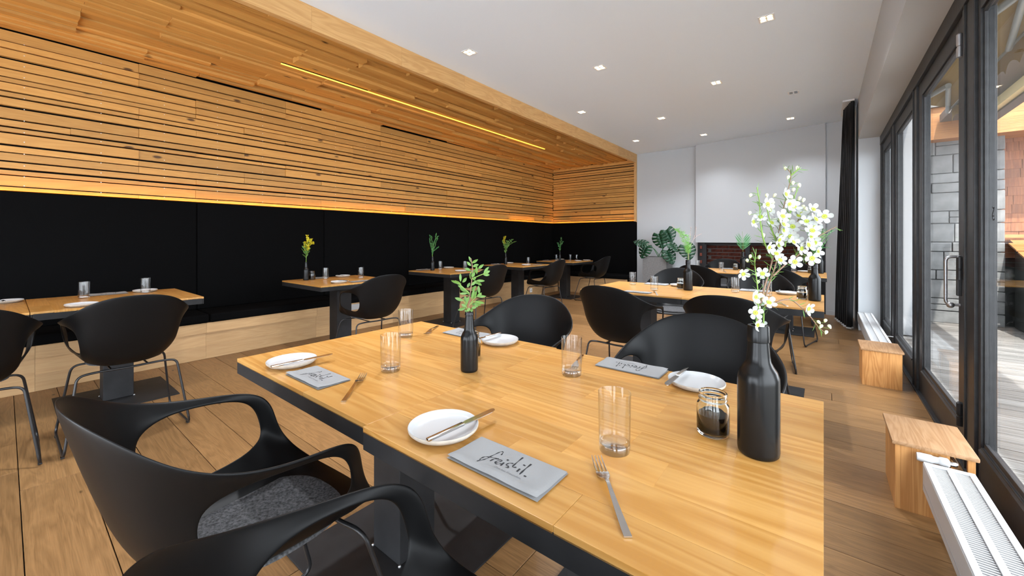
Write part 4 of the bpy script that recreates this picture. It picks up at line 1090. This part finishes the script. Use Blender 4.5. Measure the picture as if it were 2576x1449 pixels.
for (b0, t0, wd, nr) in (((-2.46, 1.385), (-2.35, 1.17), .125, (.1, -1, .25)), ((-2.57, 1.31), (-2.49, 1.05), .13, (-.1, -1, .2)), ((-2.82, 1.11), (-3.04, 1.17), .10, (.1, -.6, .8)), ((-2.82, 1.07), (-2.91, .84), .115, (-.2, -1, .2)),
        ((-2.36, 1.12), (-2.20, .985), .07, (.5, -.8, .4)), ((-2.41, .98), (-2.29, .745), .10, (.4, -1, .2)), ((-2.06, 1.08), (-1.98, .84), .12, (.3, -1, .1))):
    yb = R.uniform(-.22, -.05)
    B0 = (b0[0] + 2.60, yb, b0[1] - 0.822); T0_ = (t0[0] + 2.60, yb - 0.05, t0[1] - 0.822)
    lf_ = monstera(B0, T0_, wd, nr).build('leaf', M['monstera'], mo, smooth=60)
    md = lf_.modifiers.new('s', 'SOLIDIFY'); md.thickness = 0.002
    c0 = Vector((R.uniform(-.08, .08), 0.0, 0.0)); B0 = Vector(B0)
    MB().tube(bez([c0, c0.lerp(B0, .5) + Vector((0, .02, .06)), B0], 7), 0.006, 6).build('petiole', M['fern'], mo, smooth=60)

# ------------------------------------------------------------------ boxes and radiators by the window
def pipe_box(x0, y0, label, cut):
    t = thing('pipe_cover_box', label, 'box', (x0 + 0.12, y0 + 0.17, 0))
    th = 0.018; hx, hy, hz = 0.12, 0.17, 0.285
    def brd(n, dx, dy, dz, loc, rot=(0, 0, 0)): MB().cbox((0, 0, 0), (dx, dy, dz), 0.0015).build(n, M['box'], t, loc, rot)
    up = Matrix(((0, 1, 0), (0, 0, 1), (1, 0, 0))).to_euler()      # grain upright
    brd('side_board', hz, 2 * hy, th, (-hx + th / 2, 0, hz / 2), (0, -PI / 2, 0))
    brd('back_board', hz, 2 * hx - th, th, (th / 2, hy - th / 2, hz / 2), up)
    if cut:
        brd('front_board', hz, 0.15, th, (-hx + th + 0.075, -hy + th / 2, hz / 2), up)
        brd('front_board', hz - 0.075, 0.05, th, (0.073, -hy + th / 2, (hz - 0.075) / 2), up)
        brd('front_board', hz, 0.022, th, (hx - 0.011, -hy + th / 2, hz / 2), up)
    else:
        brd('front_board', hz, 2 * hx - th, th, (th / 2, -hy + th / 2, hz / 2), up)
    MB().cbox((0, 0, 0), (2 * hy + 0.02, 2 * hx + 0.022, 0.018), 0.006).build('lid', M['lid'], t, (0, 0, hz + 0.009), (0, 0, PI / 2), smooth=40)
pipe_box(0.25, 2.45, 'nearer pine box with a slot for the radiator valve, beside the window', True)
pipe_box(0.25, 4.37, 'farther pine box beside the window, in front of the far radiator', False)
def radiator(x0, x1, y0, y1, label, slats):
    t = thing('radiator', label, 'radiator', (0, 0, 0))
    zb, zt = 0.135, 0.25; xm = (x0 + x1) / 2
    bd = MB()
    bd.cbox(((x0 + 0.005), (y0 + y1) / 2, (zb + zt) / 2), (0.010, y1 - y0, zt - zb), 0.003); bd.cbox((x1 - 0.005, (y0 + y1) / 2, (zb + zt) / 2), (0.010, y1 - y0, zt - zb), 0.003)
    MB().box(x0 + .011, y0 + .01, zb + 0.01, x1 - .011, y1 - .01, zt - 0.03).build('shade_core', M['iron'], t)  # dark core: shade inside the grille slots put into its colour
    bd.build('body', M['rad'], t)
    g = MB()
    for (a, b) in ((x0 + .002, x0 + .022), (xm - .010, xm + .010), (x1 - .022, x1 - .002)): g.cbox(((a + b) / 2, (y0 + y1) / 2, zt + .001), (b - a, y1 - y0, .008), .002)
    for (a, b) in ((y0, y0 + .03), (y1 - .03, y1)): g.box(x0 + .003, a, zt - .004, x1 - .003, b, zt + .004)
    g.build('grille_frame', M['rad'], t)
    n = int((y1 - y0 - .06) / slats)
    sm = MB().box(-(xm - x0 - .034) / 2, -slats * .23, -.006, (xm - x0 - .034) / 2, slats * .23, .001).mesh('slat', M['rad'])
    for k in range(n):
        yy = y0 + .03 + (k + .5) * slats
        put('slat', sm, t, ((x0 + .022 + xm - .010) / 2, yy, zt)); put('slat', sm, t, ((x1 - .022 + xm + .010) / 2, yy, zt))
    for yy in (y0 + 0.12, y1 - 0.12): MB().box(xm - .02, yy - .02, 0.0, xm + .02, yy + .02, zb + .012).build('foot', M['rad'], t)
    MB().box(x0 - .0008, y0 + .02, zb + 0.030, x0, y1 - .02, zb + 0.032).build('panel_seam', M['zinc'], t)
    return t
ra = radiator(0.330, 0.480, 1.0, 2.40, 'low white radiator with two slotted grilles in the bottom right corner', 0.0125)
v = MB().lathe([(0, 0), (.016, 0), (.018, .01), (.018, .045), (.015, .05), (.015, .065), (.019, .07), (.019, .092), (.012, .098), (0, .1)], 16)
v.build('valve_head', M['rad'], ra, (0.315, 2.425, 0.262), (0, PI / 2, 0), smooth=40)
MB().tube(fillet([(0.41, 2.425, 0.262), (0.43, 2.425, 0.262), (0.425, 2.53, 0.262), (0.425, 2.56, 0.10)], .03), [.011] * 14 if False else .011, 10).build('valve_pipe', M['chrome'], ra, smooth=50)
rb = radiator(0.345, 0.490, 4.76, 6.85, 'low white radiator at the far end of the window wall by the curtain', 0.022)
MB().tube(fillet([(0.49, 5.6, 0.2), (0.56, 5.6, 0.2)], .02), .009, 8).build('valve_pipe', M['chrome'], rb)

# ------------------------------------------------------------------ terrace outside
dk = struct(MB().box(0.67, -3.3, -0.2, 7.0, 8.9, -0.06).build('terrace_base', M['joint']))
y = -3.2
while y < 8.55:
    x = 0.67
    for x2 in (R.uniform(2.2, 3.6), 6.5):
        MB().cbox((0, 0, 0), (x2 - x - .004, 0.133, 0.03), 0.004).build('deck_board', M['deck'], dk, ((x + x2) / 2, y + .07, -0.03 + R.uniform(-.002, .002)))
        x = x2
    y += 0.141
sw = struct(MB().box(0.62, 8.50, -0.05, 1.93, 8.95, 3.3).build('wall_stone', M['joint']))
z = -0.02
while z < 3.25:
    hz = R.choice([0.14, 0.18, 0.22, 0.27]); x = 0.62
    while x < 1.96:
        ln = min(R.uniform(0.22, 0.55), 1.96 - x)
        if 1.96 - x - ln < 0.09: ln = 1.96 - x
        if hz > .16 and R.random() < .25:
            for zz in (0, hz / 2): MB().cbox((0, 0, 0), (ln - .010, 0.12, hz / 2 - .010), 0.008).build('stone', M['stone'], sw, (x + ln / 2, 8.505 + R.uniform(-.008, .006), z + zz + hz / 4), (0, 0, R.uniform(-.01, .01)))
        else:
            MB().cbox((0, 0, 0), (ln - .010, 0.12, hz - .010), 0.010).build('stone', M['stone'], sw, (x + ln / 2, 8.505 + R.uniform(-.008, .006), z + hz / 2), (0, 0, R.uniform(-.01, .01)))
        x += ln
    z += hz
hs_ = struct(MB().box(1.95, 8.74, -0.05, 4.6, 8.95, 3.3).build('wall_shingle', M['darkpanel']))
for r_ in range(16):
    z = 0.95 + r_ * 0.125; x = 1.93 + R.uniform(-.1, 0)
    while x < 4.5:
        wd = R.uniform(0.10, 0.22); hz = 0.155 + R.uniform(-.012, .004)
        MB().box(-.0825, -wd / 2 + .002, -.006, .0825, wd / 2 - .002, .006).build('shingle', M['shingle'], hs_, (max(x, 1.9) + wd / 2, 8.715 + R.uniform(-.003, .003), z + .07), (0, PI / 2 + .06, PI / 2))
        x += wd
ea = thing('eaves', 'broad honey coloured timber fascia and shingled roof edge of the house across the terrace', 'roof', (0, 0, 0))
MB().cbox((0, 0, 0), (3.8, 0.05, 0.44), .004).build('fascia_board', M['cedar'], ea, (2.7, 7.98, 2.80))
MB().box(0.8, 7.98, 2.62, 4.6, 8.9, 2.66).build('soffit', M['cedar'], ea)
MB().box(0.8, 7.90, 3.02, 4.6, 8.0, 3.06).build('gutter', M['gutter'], ea)
for r_ in range(5):
    x = 1.4
    while x < 4.6:
        wd = R.uniform(.12, .24)
        MB().box(-.10, -wd / 2 + .002, -.008, .10, wd / 2 - .002, .008).build('roof_shingle', M['shingle'], ea, (x + wd / 2, 7.98 + r_ * .13, 3.10 + r_ * .12), (0, -.74, PI / 2)); x += wd
cv = thing('sloping_hatch', 'sloping cover of orange lapped boards beside the stone wall', 'hatch', (0, 0, 0))
for k in range(5):
    t0 = k / 5; yy = 8.40 - 1.45 * (t0 + .1); zz = 1.12 - .55 * (t0 + .1)
    MB().cbox((0, 0, 0), (1.9, 0.30, 0.022), .004).build('cover_board', M['cedar'], cv, (2.92 + 0.01 * k, yy, zz + .03), (math.atan2(.55, 1.45) - .06, 0, 0))
MB().add([(2.04, 8.45, 0), (2.04, 7.05, 0), (2.04, 7.05, .54), (2.04, 8.45, 1.09), (3.8, 8.45, 0), (3.8, 7.05, 0), (3.8, 7.05, .54), (3.8, 8.45, 1.09)], [(0, 1, 2, 3), (7, 6, 5, 4), (1, 5, 6, 2), (0, 3, 7, 4), (3, 2, 6, 7)]).build('side_panel', M['darkpanel'], cv)
MB().cbox((0, 0, 0), (1.9, 0.10, 0.05), .004).build('ledge_board', M['cedar'], cv, (2.92, 8.60, 1.24)); MB().cbox((0, 0, 0), (1.85, 0.16, 0.03), .004).build('ledge_board', M['cedar'], cv, (2.95, 8.52, 1.16), (.3, 0, 0))
# retractable awning and roof overhang outside the windows
aw = thing('awning', 'ochre canvas awning with a scalloped valance and folding arms outside the window', 'awning', (0, 0, 0))
MB().add([(0.68, -1.0, 2.66), (1.02, -1.0, 2.52), (1.02, 5.9, 2.52), (0.68, 5.9, 2.66), (0.68, -1.0, 2.664), (1.02, -1.0, 2.524), (1.02, 5.9, 2.524), (0.68, 5.9, 2.664)], [(3, 2, 1, 0), (4, 5, 6, 7), (0, 1, 5, 4), (1, 2, 6, 5), (2, 3, 7, 6), (3, 0, 4, 7)]).build('canopy', M['awning'], aw)
V = []; F = []; nn = 28 * 8
for i in range(nn + 1):
    yy = -1.0 + 6.9 * i / nn; ph = (i % 8) / 8
    zz = 2.375 + 0.055 * math.sin(PI * ph) ** 0.8; V += [(1.02, yy, 2.522), (1.024 + .006 * math.sin(i * .5), yy, zz)]
for i in range(nn): F.append((2 * i, 2 * i + 1, 2 * i + 3, 2 * i + 2))
MB().add(V, F).build('valance', M['awning'], aw)
for y0 in (3.3, 5.0):
    MB().tube([(0.72, y0 + .95, 2.60), (0.86, y0 + 0.1, 2.545)], .022, 8).build('arm', M['alu'], aw, smooth=50)
    MB().tube([(0.86, y0 + .1, 2.535), (1.0, y0 + .95, 2.50)], .018, 8).build('arm', M['alu'], aw, smooth=50)
MB().tube([(0.72, -1.0, 2.69), (0.72, 5.9, 2.69)], .05, 12).build('roller', M['alu'], aw, smooth=50)
MB().box(1.005, -1.0, 2.515, 1.035, 5.9, 2.545).build('front_rail', M['alu'], aw)
ro = thing('roof_overhang', 'grey board soffit and cream edge of the roof above the awning', 'roof', (0, 0, 0))
MB().box(1.25, -3.3, 2.80, 1.60, 7.9, 2.90).build('soffit', M['gutter'], ro)
MB().box(1.54, -3.3, 2.70, 1.60, 7.9, 2.80).build('fascia_board', M['cream'], ro)
MB().box(1.60, -3.3, 2.68, 1.70, 7.9, 2.82).build('gutter', M['gutter'], ro)
